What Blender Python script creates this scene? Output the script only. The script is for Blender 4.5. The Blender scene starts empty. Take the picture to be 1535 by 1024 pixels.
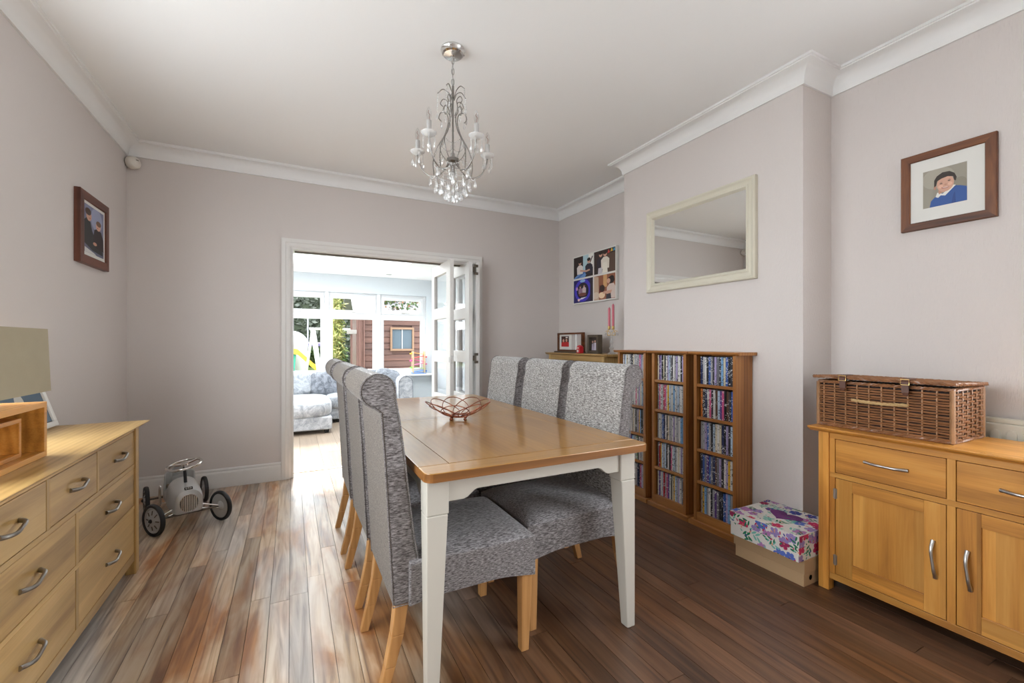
import bpy, bmesh, math, random
from mathutils import Vector, Matrix
R = math.radians
PI = math.pi
rnd = random.Random(7)
S = bpy.context.scene
C = S.collection

# ------------------------------------------------------------------ camera
cam = bpy.data.cameras.new('camera')
cam.sensor_fit = 'HORIZONTAL'
cam.sensor_width = 36.0
cam.lens = 36.0 * 648.0 / 1535.0
cam.shift_y = 2.0 / 1535.0
cam.clip_start = 0.02
cam_o = bpy.data.objects.new('camera', cam)
cam_o.location = (0, 0, 1.15)
cam_o.rotation_euler = (R(90), 0, R(-27))
C.objects.link(cam_o)
S.camera = cam_o

# ------------------------------------------------------------------ daylight
world = bpy.data.worlds.new('sky')
S.world = world
world.use_nodes = True
bgn = world.node_tree.nodes['Background']
bgn.inputs[0].default_value = (0.90, 0.96, 1.0, 1)
bgn.inputs[1].default_value = 2.3

def portal(name, loc, rot, sx, sy):
    l = bpy.data.lights.new(name, 'AREA')
    l.shape = 'RECTANGLE'
    l.size = sx
    l.size_y = sy
    l.cycles.is_portal = True
    o = bpy.data.objects.new(name, l)
    o.location = loc
    o.rotation_euler = rot
    C.objects.link(o)

portal('portal_added_right_window', (2.84, -.46, 1.325), (0, R(90), 0), 1.85, 1.68)         # added right window, faces -X
portal('portal_added_side_window', (-1.22, 1.5, 1.50), (0, R(-90), 0), 1.4, 2.0)         # added left window, faces +X
portal('portal_garden_windows', (0.5, 7.78, 1.3), (R(-90), 0, 0), 3.3, 1.4)      # faces -Y
portal('portal_roof_light', (0.2, 5.9, 2.5), (0, 0, 0), 2.7, 2.0)                 # faces -Z

sun = bpy.data.lights.new('sun', 'SUN')
sun.energy = 1.7
sun.angle = R(4)
sun.color = (1.0, .96, .90)
sun_o = bpy.data.objects.new('sun', sun)
sun_o.rotation_euler = (R(-30), 0, 0)       # high over the garden, shining back toward the house
C.objects.link(sun_o)

S.view_settings.view_transform = 'Standard'
S.view_settings.look = 'None'
S.view_settings.gamma = 1.0
S.view_settings.use_curve_mapping = False
S.view_settings.exposure = 2.4

# ------------------------------------------------------------------ mesh helpers
class MB:
    def __init__(s):
        s.v = []; s.f = []; s.m = []
    def add(s, vs, fs, mi=0):
        o = len(s.v)
        s.v += [tuple(p) for p in vs]
        for f in fs:
            s.f.append(tuple(i + o for i in f)); s.m.append(mi)
        return s
    def box(s, x0, x1, y0, y1, z0, z1, mi=0):
        vs = [(x0,y0,z0),(x1,y0,z0),(x1,y1,z0),(x0,y1,z0),(x0,y0,z1),(x1,y0,z1),(x1,y1,z1),(x0,y1,z1)]
        return s.add(vs, [(0,3,2,1),(4,5,6,7),(0,1,5,4),(1,2,6,5),(2,3,7,6),(3,0,4,7)], mi)
    def hexa(s, lo, hi, mi=0):
        """lo, hi: four corner points each, same winding"""
        return s.add(list(lo) + list(hi), [(3,2,1,0),(4,5,6,7),(0,1,5,4),(1,2,6,5),(2,3,7,6),(3,0,4,7)], mi)
    def prism(s, poly, ax, a0, a1, mi=0):
        def P(p, a):
            return (a,p[0],p[1]) if ax == 'x' else (p[0],a,p[1]) if ax == 'y' else (p[0],p[1],a)
        n = len(poly)
        vs = [P(p, a0) for p in poly] + [P(p, a1) for p in poly]
        fs = [tuple(range(n-1,-1,-1)), tuple(range(n, 2*n))]
        fs += [(i, (i+1) % n, n+(i+1) % n, n+i) for i in range(n)]
        return s.add(vs, fs, mi)
    def tube(s, pts, r, seg=8, closed=False, mi=0, flat=None):
        pts = [Vector(p) for p in pts]
        n = len(pts)
        rs = r if isinstance(r, (list, tuple)) else [r]*n
        T = []
        for i in range(n):
            if closed: t = pts[(i+1) % n] - pts[i-1]
            else: t = pts[min(i+1, n-1)] - pts[max(i-1, 0)]
            T.append(t.normalized() if t.length > 1e-9 else Vector((0,0,1)))
        up = Vector((0,0,1)) if abs(T[0].z) < .9 else Vector((1,0,0))
        nrm = (up - T[0]*up.dot(T[0])).normalized()
        vs = []
        for i in range(n):
            nrm = (nrm - T[i]*nrm.dot(T[i]))
            nrm = nrm.normalized() if nrm.length > 1e-6 else T[i].orthogonal().normalized()
            b = T[i].cross(nrm)
            for k in range(seg):
                a = 2*PI*k/seg
                q = flat if flat else 1.0
                vs.append(pts[i] + (nrm*math.cos(a)*q + b*math.sin(a))*rs[i])
        fs = []
        m = n if closed else n-1
        for i in range(m):
            j = (i+1) % n
            for k in range(seg):
                l = (k+1) % seg
                fs.append((i*seg+k, i*seg+l, j*seg+l, j*seg+k))
        if not closed:
            fs.append(tuple(range(seg-1,-1,-1)))
            fs.append(tuple((n-1)*seg+k for k in range(seg)))
        return s.add(vs, fs, mi)
    def lathe(s, prof, c=(0,0,0), seg=20, mi=0, ax='z', cap=True):
        vs = []; n = len(prof)
        for r, z in prof:
            for k in range(seg):
                a = 2*PI*k/seg
                p = (r*math.cos(a), r*math.sin(a), z)
                if ax == 'y': p = (p[0], p[2], p[1])
                if ax == 'x': p = (p[2], p[0], p[1])
                vs.append((p[0]+c[0], p[1]+c[1], p[2]+c[2]))
        fs = []
        for i in range(n-1):
            for k in range(seg):
                l = (k+1) % seg
                fs.append((i*seg+k, i*seg+l, (i+1)*seg+l, (i+1)*seg+k))
        if cap and prof[0][0] > 1e-6: fs.append(tuple(range(seg-1,-1,-1)))
        if cap and prof[-1][0] > 1e-6: fs.append(tuple((n-1)*seg+k for k in range(seg)))
        return s.add(vs, fs, mi)
    def ball(s, c, r, seg=12, rings=8, mi=0):
        rx, ry, rz = r if isinstance(r, (tuple, list)) else (r, r, r)
        vs = [(c[0], c[1], c[2]-rz)]
        for i in range(1, rings):
            t = -PI/2 + PI*i/rings
            for k in range(seg):
                a = 2*PI*k/seg
                vs.append((c[0]+rx*math.cos(t)*math.cos(a), c[1]+ry*math.cos(t)*math.sin(a), c[2]+rz*math.sin(t)))
        vs.append((c[0], c[1], c[2]+rz))
        fs = [(0, 1+(k+1) % seg, 1+k) for k in range(seg)]
        for i in range(rings-2):
            for k in range(seg):
                l = (k+1) % seg
                a, b = 1+i*seg, 1+(i+1)*seg
                fs.append((a+k, a+l, b+l, b+k))
        t = len(vs)-1; a = 1+(rings-2)*seg
        fs += [(a+k, a+(k+1) % seg, t) for k in range(seg)]
        return s.add(vs, fs, mi)
    def puff(s, x0, x1, y0, y1, z0, z1, n=10, e=4.0, mi=0):
        """a soft rounded block (superellipsoid)"""
        cx, cy, cz = (x0+x1)/2, (y0+y1)/2, (z0+z1)/2
        rx, ry, rz = (x1-x0)/2, (y1-y0)/2, (z1-z0)/2
        sg = lambda w, m: math.copysign(abs(w)**m, w)
        m = 2.0/e
        seg, rings = 4*n, 2*n
        vs = []
        for i in range(rings+1):
            t = -PI/2 + PI*i/rings
            for k in range(seg):
                a = 2*PI*k/seg
                vs.append((cx+rx*sg(math.cos(t),m)*sg(math.cos(a),m), cy+ry*sg(math.cos(t),m)*sg(math.sin(a),m), cz+rz*sg(math.sin(t),m)))
        fs = []
        for i in range(rings):
            for k in range(seg):
                l = (k+1) % seg
                fs.append((i*seg+k, i*seg+l, (i+1)*seg+l, (i+1)*seg+k))
        return s.add(vs, fs, mi)
    def xf(s, M):
        s.v = [tuple(M @ Vector(p)) for p in s.v]; return s
    def mesh(s, name, mats, smooth=None, off=(0,0,0)):
        me = bpy.data.meshes.new(name)
        me.from_pydata([(p[0]-off[0], p[1]-off[1], p[2]-off[2]) for p in s.v], [], s.f)
        for i, f in enumerate(me.polygons): f.material_index = s.m[i]
        bm = bmesh.new(); bm.from_mesh(me)
        if smooth: bmesh.ops.remove_doubles(bm, verts=bm.verts, dist=1e-5)
        bmesh.ops.recalc_face_normals(bm, faces=bm.faces)
        bm.to_mesh(me); bm.free()
        for m in (mats if isinstance(mats, (list, tuple)) else [mats]): me.materials.append(m)
        if smooth:
            me.polygons.foreach_set('use_smooth', [True]*len(me.polygons))
            me.set_sharp_from_angle(angle=R(smooth))
        me.update()
        return me

def link(name, me, parent=None, bevel=0, bseg=2, bang=40):
    o = bpy.data.objects.new(name, me)
    C.objects.link(o)
    if parent: o.parent = parent
    if bevel:
        b = o.modifiers.new('bevel', 'BEVEL')
        b.width = bevel; b.segments = bseg; b.limit_method = 'ANGLE'; b.angle_limit = R(bang)
        b.harden_normals = False
    return o

def tag(o, label, cat=None, group=None, kind=None):
    o['label'] = label
    if cat: o['category'] = cat
    if group: o['group'] = group
    if kind: o['kind'] = kind
    return o

class Thing:
    """an Empty at the base of a thing; parts are meshes under it"""
    def __init__(s, name, label, cat, loc=(0,0,0), rotz=0, group=None, kind=None, local=False):
        s.o = bpy.data.objects.new(name, None)
        s.o.empty_display_size = .05
        C.objects.link(s.o)
        s.o.location = loc; s.o.rotation_euler = (0,0,rotz)
        tag(s.o, label, cat, group, kind)
        s.off = (0,0,0) if local else tuple(loc)
        if rotz and not local: raise ValueError
    def part(s, name, mb, mat, bevel=0, smooth=None, parent=None, label=None, kind=None, bseg=2, bang=40):
        o = link(name, mb.mesh(name, mat, smooth, s.off), parent or s.o, bevel, bseg, bang)
        if label: o['label'] = label
        if kind: o['kind'] = kind
        return o

def single(name, mb, mat, label, cat, loc, bevel=0, smooth=None, group=None, kind=None, bseg=2):
    o = link(name, mb.mesh(name, mat, smooth, loc), None, bevel, bseg)
    o.location = loc
    return tag(o, label, cat, group, kind)

def struct(name, mb, mat, label, cat=None, bevel=0, smooth=None, parent=None):
    o = link(name, mb.mesh(name, mat, smooth), parent, bevel)
    if not parent: tag(o, label, cat or name.split('_')[0], kind='structure')
    return o

def copy_tree(root, loc, rotz=None, label=None, parent=None):
    c = root.copy(); C.objects.link(c)
    if parent is not None: c.parent = parent
    else:
        c.location = loc
        if rotz is not None: c.rotation_euler = (0,0,rotz)
        if label: c['label'] = label
    for ch in list(root.children): copy_tree(ch, None, parent=c)
    return c

def arc(cx, cy, r, a0, a1, n):
    return [(cx + r*math.cos(R(a0+(a1-a0)*i/n)), cy + r*math.sin(R(a0+(a1-a0)*i/n))) for i in range(n+1)]

def smoothpath(pts, n=6):
    """Catmull-Rom through points"""
    P = [Vector(p) for p in pts]
    P = [P[0]*2-P[1]] + P + [P[-1]*2-P[-2]]
    out = []
    for i in range(1, len(P)-2):
        for k in range(n):
            t = k/n
            a, b, c, d = P[i-1], P[i], P[i+1], P[i+2]
            out.append(.5*((2*b)+(c-a)*t+(2*a-5*b+4*c-d)*t*t+(3*b-3*c+d-a)*t**3))
    out.append(P[-2])
    return out

# ------------------------------------------------------------------ materials
def mat_base(name):
    m = bpy.data.materials.new(name); m.use_nodes = True
    return m, m.node_tree, m.node_tree.nodes['Principled BSDF']

def lin(c):
    return tuple((x/12.92 if x <= .04045 else ((x+.055)/1.055)**2.4) for x in [v/255 for v in c]) + (1,)

def plain(name, col, rough=.5, metal=0, noise=0.0, nscale=20, bump=0.0, bscale=200, spec=.5, coat=0):
    m, t, b = mat_base(name)
    b.inputs['Base Color'].default_value = col if len(col) == 4 else (*col, 1)
    b.inputs['Roughness'].default_value = rough
    b.inputs['Metallic'].default_value = metal
    b.inputs['Specular IOR Level'].default_value = spec
    b.inputs['Coat Weight'].default_value = coat
    tc = t.nodes.new('ShaderNodeTexCoord')
    if noise:
        n = t.nodes.new('ShaderNodeTexNoise'); n.inputs['Scale'].default_value = nscale; n.inputs['Detail'].default_value = 4
        t.links.new(tc.outputs['Object'], n.inputs['Vector'])
        mx = t.nodes.new('ShaderNodeMix'); mx.data_type = 'RGBA'
        c = b.inputs['Base Color'].default_value
        mx.inputs[6].default_value = tuple(min(1, v*(1+noise)) for v in c[:3]) + (1,)
        mx.inputs[7].default_value = tuple(v*(1-noise) for v in c[:3]) + (1,)
        t.links.new(n.outputs['Fac'], mx.inputs[0]); t.links.new(mx.outputs[2], b.inputs['Base Color'])
    if bump:
        n = t.nodes.new('ShaderNodeTexNoise'); n.inputs['Scale'].default_value = bscale; n.inputs['Detail'].default_value = 3
        t.links.new(tc.outputs['Object'], n.inputs['Vector'])
        bp = t.nodes.new('ShaderNodeBump'); bp.inputs['Strength'].default_value = bump; bp.inputs['Distance'].default_value = .002
        t.links.new(n.outputs['Fac'], bp.inputs['Height']); t.links.new(bp.outputs['Normal'], b.inputs['Normal'])
    return m

def wood(name, axis, c_dark, c_mid, c_light, rough=.35, scale=1.0, var=.25, coat=0.0, fig=1.0, bump=.08, wv_w=.14, stave=None, fine_w=.2, det=5):
    """grain along `axis` (object coordinates); each object gets its own cut of the tree and tint"""
    m, t, b = mat_base(name)
    N = t.nodes.new; L = t.links.new
    tc = N('ShaderNodeTexCoord'); oi = N('ShaderNodeObjectInfo')
    mul = N('ShaderNodeVectorMath'); mul.operation = 'MULTIPLY_ADD'
    comb = N('ShaderNodeCombineXYZ')
    for i in range(3): L(oi.outputs['Random'], comb.inputs[i])
    mul.inputs[1].default_value = (13.1, 7.7, 17.3)
    L(comb.outputs[0], mul.inputs[0]); L(tc.outputs['Object'], mul.inputs[2])
    def mapped(along, across):
        mp = N('ShaderNodeMapping')
        sc = [across*scale]*3; sc['xyz'.index(axis)] = along*scale
        mp.inputs['Scale'].default_value = sc
        L(mul.outputs[0], mp.inputs['Vector']); return mp
    big = N('ShaderNodeTexNoise'); big.inputs['Scale'].default_value = 1; big.inputs['Detail'].default_value = det
    big.inputs['Distortion'].default_value = 1.2*fig
    L(mapped(1.1, 9).outputs[0], big.inputs['Vector'])
    fine = N('ShaderNodeTexNoise'); fine.inputs['Scale'].default_value = 1; fine.inputs['Detail'].default_value = 3
    L(mapped(7, 190).outputs[0], fine.inputs['Vector'])
    wv = N('ShaderNodeTexWave'); wv.wave_type = 'BANDS'; wv.bands_direction = 'XYZ'.replace(axis.upper(), '')[0]
    wv.inputs['Scale'].default_value = .55; wv.inputs['Distortion'].default_value = 7*fig; wv.inputs['Detail'].default_value = 2
    wv.inputs['Detail Scale'].default_value = .7
    L(mapped(1.6, 22).outputs[0], wv.inputs['Vector'])
    ramp = N('ShaderNodeValToRGB')
    e = ramp.color_ramp.elements
    e[0].position = .26+wv_w*.25; e[0].color = c_dark if len(c_dark) == 4 else (*c_dark, 1)
    e[1].position = .60+wv_w*.7; e[1].color = c_light if len(c_light) == 4 else (*c_light, 1)
    k = e.new(.42+wv_w*.45); k.color = c_mid if len(c_mid) == 4 else (*c_mid, 1)
    a1 = N('ShaderNodeMath'); a1.operation = 'MULTIPLY_ADD'; a1.inputs[1].default_value = wv_w
    L(wv.outputs['Fac'], a1.inputs[0]); 
    a2 = N('ShaderNodeMath'); a2.operation = 'MULTIPLY_ADD'; a2.inputs[1].default_value = .6
    L(big.outputs['Fac'], a2.inputs[0]); L(a2.outputs[0], a1.inputs[2])
    a3 = N('ShaderNodeMath'); a3.operation = 'MULTIPLY_ADD'; a3.inputs[1].default_value = fine_w; a3.inputs[2].default_value = (.2-fine_w)*.5
    L(fine.outputs['Fac'], a3.inputs[0]); L(a3.outputs[0], a2.inputs[2])
    L(a1.outputs[0], ramp.inputs['Fac'])
    hsv = N('ShaderNodeHueSaturation')
    mr = N('ShaderNodeMapRange'); mr.inputs['To Min'].default_value = 1-var; mr.inputs['To Max'].default_value = 1+var
    L(oi.outputs['Random'], mr.inputs['Value'])
    val = mr.outputs[0]
    if stave:
        # boards glued side by side, each with its own tone
        sp = N('ShaderNodeSeparateXYZ'); L(mul.outputs[0], sp.inputs[0])
        dv = N('ShaderNodeMath'); dv.operation = 'DIVIDE'; dv.inputs[1].default_value = stave[1]; L(sp.outputs['XYZ'.index(stave[0].upper())], dv.inputs[0])
        fl = N('ShaderNodeMath'); fl.operation = 'FLOOR'; L(dv.outputs[0], fl.inputs[0])
        wn = N('ShaderNodeTexWhiteNoise'); wn.noise_dimensions = '1D'; L(fl.outputs[0], wn.inputs['W'])
        m2 = N('ShaderNodeMapRange'); m2.inputs['To Min'].default_value = .80; m2.inputs['To Max'].default_value = 1.16; L(wn.outputs['Value'], m2.inputs['Value'])
        mm = N('ShaderNodeMath'); mm.operation = 'MULTIPLY'; L(val, mm.inputs[0]); L(m2.outputs[0], mm.inputs[1]); val = mm.outputs[0]
    L(val, hsv.inputs['Value'])
    L(ramp.outputs[0], hsv.inputs['Color'])
    L(hsv.outputs[0], b.inputs['Base Color'])
    b.inputs['Roughness'].default_value = rough
    b.inputs['Coat Weight'].default_value = coat
    b.inputs['Coat Roughness'].default_value = .10
    bp = N('ShaderNodeBump'); bp.inputs['Strength'].default_value = bump; bp.inputs['Distance'].default_value = .001
    L(fine.outputs['Fac'], bp.inputs['Height'])
    if bump: L(bp.outputs['Normal'], b.inputs['Normal'])
    return m

OAK = ((.33,.19,.062), (.49,.305,.11), (.60,.405,.17))
M = {}
for ax in 'xyz':
    M['oak_'+ax] = wood('oak_'+ax, ax, *OAK, rough=.33, var=.08, stave={'y': ('z', .09), 'z': ('y', .07), 'x': ('z', .08)}[ax])
    M['tower_'+ax] = wood('tower_oak_'+ax, ax, (.22,.078,.018), (.36,.145,.036), (.48,.225,.065), rough=.36, var=.06)
    M['side_'+ax] = wood('sideboard_oak_'+ax, ax, (.34,.13,.022), (.54,.235,.042), (.68,.35,.085), rough=.36, var=.12, stave={'y': ('z', .052), 'z': ('y', .058), 'x': ('z', .05)}[ax])
    M['table_'+ax] = wood('table_oak_'+ax, ax, (.30,.138,.024), (.39,.188,.034), (.46,.24,.05), rough=.29, var=.07, coat=.6, fig=.8, bump=.0, wv_w=.06, fine_w=.06, det=4)
    M['frame_'+ax] = wood('picture_frame_wood_'+ax, ax, (.030,.008,.003), (.13,.040,.011), (.24,.085,.022), rough=.5, scale=2.2, var=.08)
    M['leg_'+ax] = wood('chair_leg_beech_'+ax, ax, (.40,.19,.06), (.50,.255,.09), (.58,.32,.12), rough=.35, var=.05)
    M['mahog_'+ax] = wood('reddish_frame_wood_'+ax, ax, (.065,.019,.010), (.125,.038,.020), (.17,.058,.03), rough=.45, var=.05)
M['table_edge'] = wood('table_oak_edge', 'x', (.16,.062,.014), (.26,.105,.026), (.33,.145,.038), rough=.3, var=.02)

def wall_mat(name, col, bump, sx, sy, sz):
    m, t, b = mat_base(name)
    N = t.nodes.new; L = t.links.new
    b.inputs['Roughness'].default_value = .75
    b.inputs['Specular IOR Level'].default_value = .25
    tc = N('ShaderNodeTexCoord')
    mp = N('ShaderNodeMapping'); mp.inputs['Scale'].default_value = (sx, sy, sz)
    L(tc.outputs['Object'], mp.inputs['Vector'])
    n = N('ShaderNodeTexNoise'); n.inputs['Scale'].default_value = 1; n.inputs['Detail'].default_value = 4
    L(mp.outputs[0], n.inputs['Vector'])
    n2 = N('ShaderNodeTexNoise'); n2.inputs['Scale'].default_value = 1.6; n2.inputs['Detail'].default_value = 3
    L(tc.outputs['Object'], n2.inputs['Vector'])
    mx = N('ShaderNodeMix'); mx.data_type = 'RGBA'
    mx.inputs[6].default_value = (*[c*1.02 for c in col], 1); mx.inputs[7].default_value = (*[c*.97 for c in col], 1)
    L(n2.outputs['Fac'], mx.inputs[0]); L(mx.outputs[2], b.inputs['Base Color'])
    bp = N('ShaderNodeBump'); bp.inputs['Strength'].default_value = bump; bp.inputs['Distance'].default_value = .002
    L(n.outputs['Fac'], bp.inputs['Height']); L(bp.outputs['Normal'], b.inputs['Normal'])
    return m

WALL = (.655, .602, .575)
M['wall'] = wall_mat('mauve_wall_paint', WALL, .12, 60, 60, 60)
M['paper'] = wall_mat('embossed_wallpaper', WALL, .7, 260, 260, 38)
M['ceiling'] = plain('white_ceiling_paint', (.87,.87,.86), .8, spec=.2)
M['cornice'] = plain('white_cornice_paint', (.83,.83,.82), .55)
M['trim'] = plain('white_gloss_trim', (.72,.70,.675), .35)
M['doorpaint'] = plain('white_door_paint', (.76,.745,.725), .4)
M['gr_wall'] = plain('pale_blue_wall_paint', (.66,.71,.74), .8)
M['upvc'] = plain('white_window_frame', (.72,.73,.74), .3)
M['white'] = plain('white_matt', (.80,.80,.78), .5)
M['offwhite'] = plain('white_plastic', (.70,.665,.60), .4)
M['mat_board'] = plain('white_picture_mount', (.72,.71,.67), .8)
M['cream'] = plain('cream_mirror_frame_paint', (.64,.60,.49), .4)
M['mirror'] = plain('mirror_silver', (.80,.81,.80), .01, 1.0)
M['steel'] = plain('brushed_steel', (.50,.49,.47), .32, 1.0)
M['pewter'] = plain('pewter_handle', (.36,.345,.32), .36, 1.0)
M['chrome'] = plain('chrome', (.70,.69,.67), .12, 1.0)
M['arm_metal'] = plain('satin_nickel_arm', (.27,.255,.24), .3, 1.0)
M['dark_metal'] = plain('dark_hinge_metal', (.13,.11,.09), .45, .8)
M['black'] = plain('black_gap', (.01,.008,.006), .9)
M['rubber'] = plain('black_rubber', (.016,.016,.018), .55)
M['silver'] = plain('silver_car_paint', (.58,.59,.59), .28, .4, coat=.4)
M['copper'] = plain('copper_wire', (.30,.105,.06), .3, .9)
M['stone_paint'] = plain('stone_grey_table_paint', (.53,.50,.44), .42)
M['shade'] = plain('linen_lampshade', (.37,.315,.215), .9, bump=.3, bscale=700, noise=.05)
M['leather'] = plain('brown_leather', (.10,.035,.018), .5)
M['rope'] = plain('straw_rope', (.50,.33,.15), .8)
M['radiator'] = plain('cream_radiator_paint', (.70,.67,.57), .4)
M['cardboard'] = plain('kraft_cardboard', (.50,.33,.18), .8, noise=.06, nscale=8)
M['cardedge'] = plain('kraft_cardboard_lid', (.46,.30,.16), .8, noise=.06, nscale=8)
M['pink'] = plain('pink_candle_wax', (.66,.17,.22), .5)
M['gold'] = plain('gold_metal', (.70,.48,.18), .3, 1.0)
M['red'] = plain('red_gloss', (.55,.02,.03), .35)
M['dkwood'] = plain('dark_grey_wood', (.085,.065,.045), .6, noise=.25, nscale=30)
M['wicker'] = plain('wicker_cane', (.26,.115,.05), .32, noise=.55, nscale=24)
M['stake'] = plain('wicker_stake', (.36,.19,.09), .35, noise=.3, nscale=24)
M['liner'] = plain('hamper_inside', (.02,.012,.012), .9)
M['grey_plastic'] = plain('grey_plastic_sleeve', (.40,.385,.37), .5)

def glassy(name, col=(1,1,1), refl=.12, rough=.02, tint=.95, body=0.0):
    m = bpy.data.materials.new(name); m.use_nodes = True
    t = m.node_tree; t.nodes.clear()
    N = t.nodes.new; L = t.links.new
    out = N('ShaderNodeOutputMaterial'); tr = N('ShaderNodeBsdfTransparent'); gl = N('ShaderNodeBsdfGlossy')
    tr.inputs[0].default_value = (*[c*tint for c in col], 1)
    gl.inputs['Roughness'].default_value = rough
    lw = N('ShaderNodeLayerWeight'); lw.inputs['Blend'].default_value = .5
    pw = N('ShaderNodeMath'); pw.operation = 'POWER'; pw.inputs[1].default_value = 4.0; L(lw.outputs['Facing'], pw.inputs[0])
    ad = N('ShaderNodeMath'); ad.operation = 'MULTIPLY_ADD'; ad.inputs[1].default_value = .45; ad.inputs[2].default_value = refl; ad.use_clamp = True
    L(pw.outputs[0], ad.inputs[0])
    mx = N('ShaderNodeMixShader')
    L(ad.outputs[0], mx.inputs[0]); L(tr.outputs[0], mx.inputs[1]); L(gl.outputs[0], mx.inputs[2])
    last = mx
    if body:
        df = N('ShaderNodeBsdfDiffuse'); df.inputs[0].default_value = (.85,.85,.84,1)
        m2 = N('ShaderNodeMixShader'); m2.inputs[0].default_value = body
        L(mx.outputs[0], m2.inputs[1]); L(df.outputs[0], m2.inputs[2]); last = m2
    L(last.outputs[0], out.inputs[0])
    return m
M['pane'] = glassy('window_glass', refl=.0)
M['picglass'] = glassy('door_glass', refl=.03, tint=.9)
M['crystal'] = glassy('cut_crystal', refl=.22, rough=.05, tint=.96, body=.16)
M['dish'] = glassy('crystal_dish', refl=.18, rough=.08, tint=.97, body=.45)
M['bulb'] = glassy('bulb_glass', refl=.05, tint=.95)

def tweed(name, light, dark, axis_scale):
    m, t, b = mat_base(name)
    N = t.nodes.new; L = t.links.new
    tc = N('ShaderNodeTexCoord'); oi = N('ShaderNodeObjectInfo')
    va = N('ShaderNodeVectorMath'); va.operation = 'ADD'
    cb = N('ShaderNodeCombineXYZ')
    for i in range(3): L(oi.outputs['Random'], cb.inputs[i])
    L(tc.outputs['Object'], va.inputs[0]); L(cb.outputs[0], va.inputs[1])
    def nz(sc, det, rgh=.6):
        mp = N('ShaderNodeMapping'); mp.inputs['Scale'].default_value = sc
        L(va.outputs[0], mp.inputs['Vector'])
        n = N('ShaderNodeTexNoise'); n.inputs['Scale'].default_value = 1; n.inputs['Detail'].default_value = det; n.inputs['Roughness'].default_value = rgh
        L(mp.outputs[0], n.inputs['Vector']); return n
    a = nz(axis_scale, 3)
    ramp = N('ShaderNodeValToRGB'); e = ramp.color_ramp.elements
    e[0].position = .33; e[0].color = (*dark, 1)
    e[1].position = .68; e[1].color = (*light, 1)
    k = e.new(.49); k.color = (*[(x*.38+y*.62) for x, y in zip(light, dark)], 1)
    L(a.outputs['Fac'], ramp.inputs['Fac'])
    L(ramp.outputs[0], b.inputs['Base Color'])
    b.inputs['Roughness'].default_value = .95
    b.inputs['Specular IOR Level'].default_value = .15
    b.inputs['Sheen Weight'].default_value = .25
    f = nz((900, 900, 900), 1)
    bp = N('ShaderNodeBump'); bp.inputs['Strength'].default_value = .5; bp.inputs['Distance'].default_value = .002
    L(a.outputs['Fac'], bp.inputs['Height']); L(bp.outputs['Normal'], b.inputs['Normal'])
    return m
M['tweed'] = tweed('grey_tweed_horizontal', (.58,.56,.54), (.06,.052,.048), (330, 70, 330))
M['tweed_seat'] = tweed('grey_tweed_seat', (.46,.44,.45), (.07,.062,.066), (70, 330, 330))
M['tweed_shaded_back'] = tweed('taupe_shaded_tweed_back', (.21,.18,.155), (.055,.044,.036), (300, 90, 300))  # taupe tweed, darkened further as shade on the chair backs
M['tweed_shaded_side'] = tweed('grey_shaded_tweed_side', (.36,.335,.335), (.055,.046,.044), (75, 330, 330))  # the grey tweed again, with shade of the chair ends put into its colour

def crushed(name, light, dark):
    m, t, b = mat_base(name)
    N = t.nodes.new; L = t.links.new
    tc = N('ShaderNodeTexCoord')
    n = N('ShaderNodeTexNoise'); n.inputs['Scale'].default_value = 9; n.inputs['Detail'].default_value = 8; n.inputs['Roughness'].default_value = .75; n.inputs['Distortion'].default_value = 1.5
    L(tc.outputs['Object'], n.inputs['Vector'])
    r = N('ShaderNodeValToRGB'); e = r.color_ramp.elements
    e[0].position = .38; e[0].color = (*dark, 1); e[1].position = .62; e[1].color = (*light, 1)
    L(n.outputs['Fac'], r.inputs['Fac']); L(r.outputs[0], b.inputs['Base Color'])
    b.inputs['Roughness'].default_value = .5; b.inputs['Sheen Weight'].default_value = .6
    return m
M['velvet'] = crushed('crushed_silver_velvet', (.50,.52,.55), (.22,.24,.27))
M['velvet_dark'] = crushed('crushed_grey_velvet', (.30,.32,.36), (.07,.08,.10))

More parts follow.
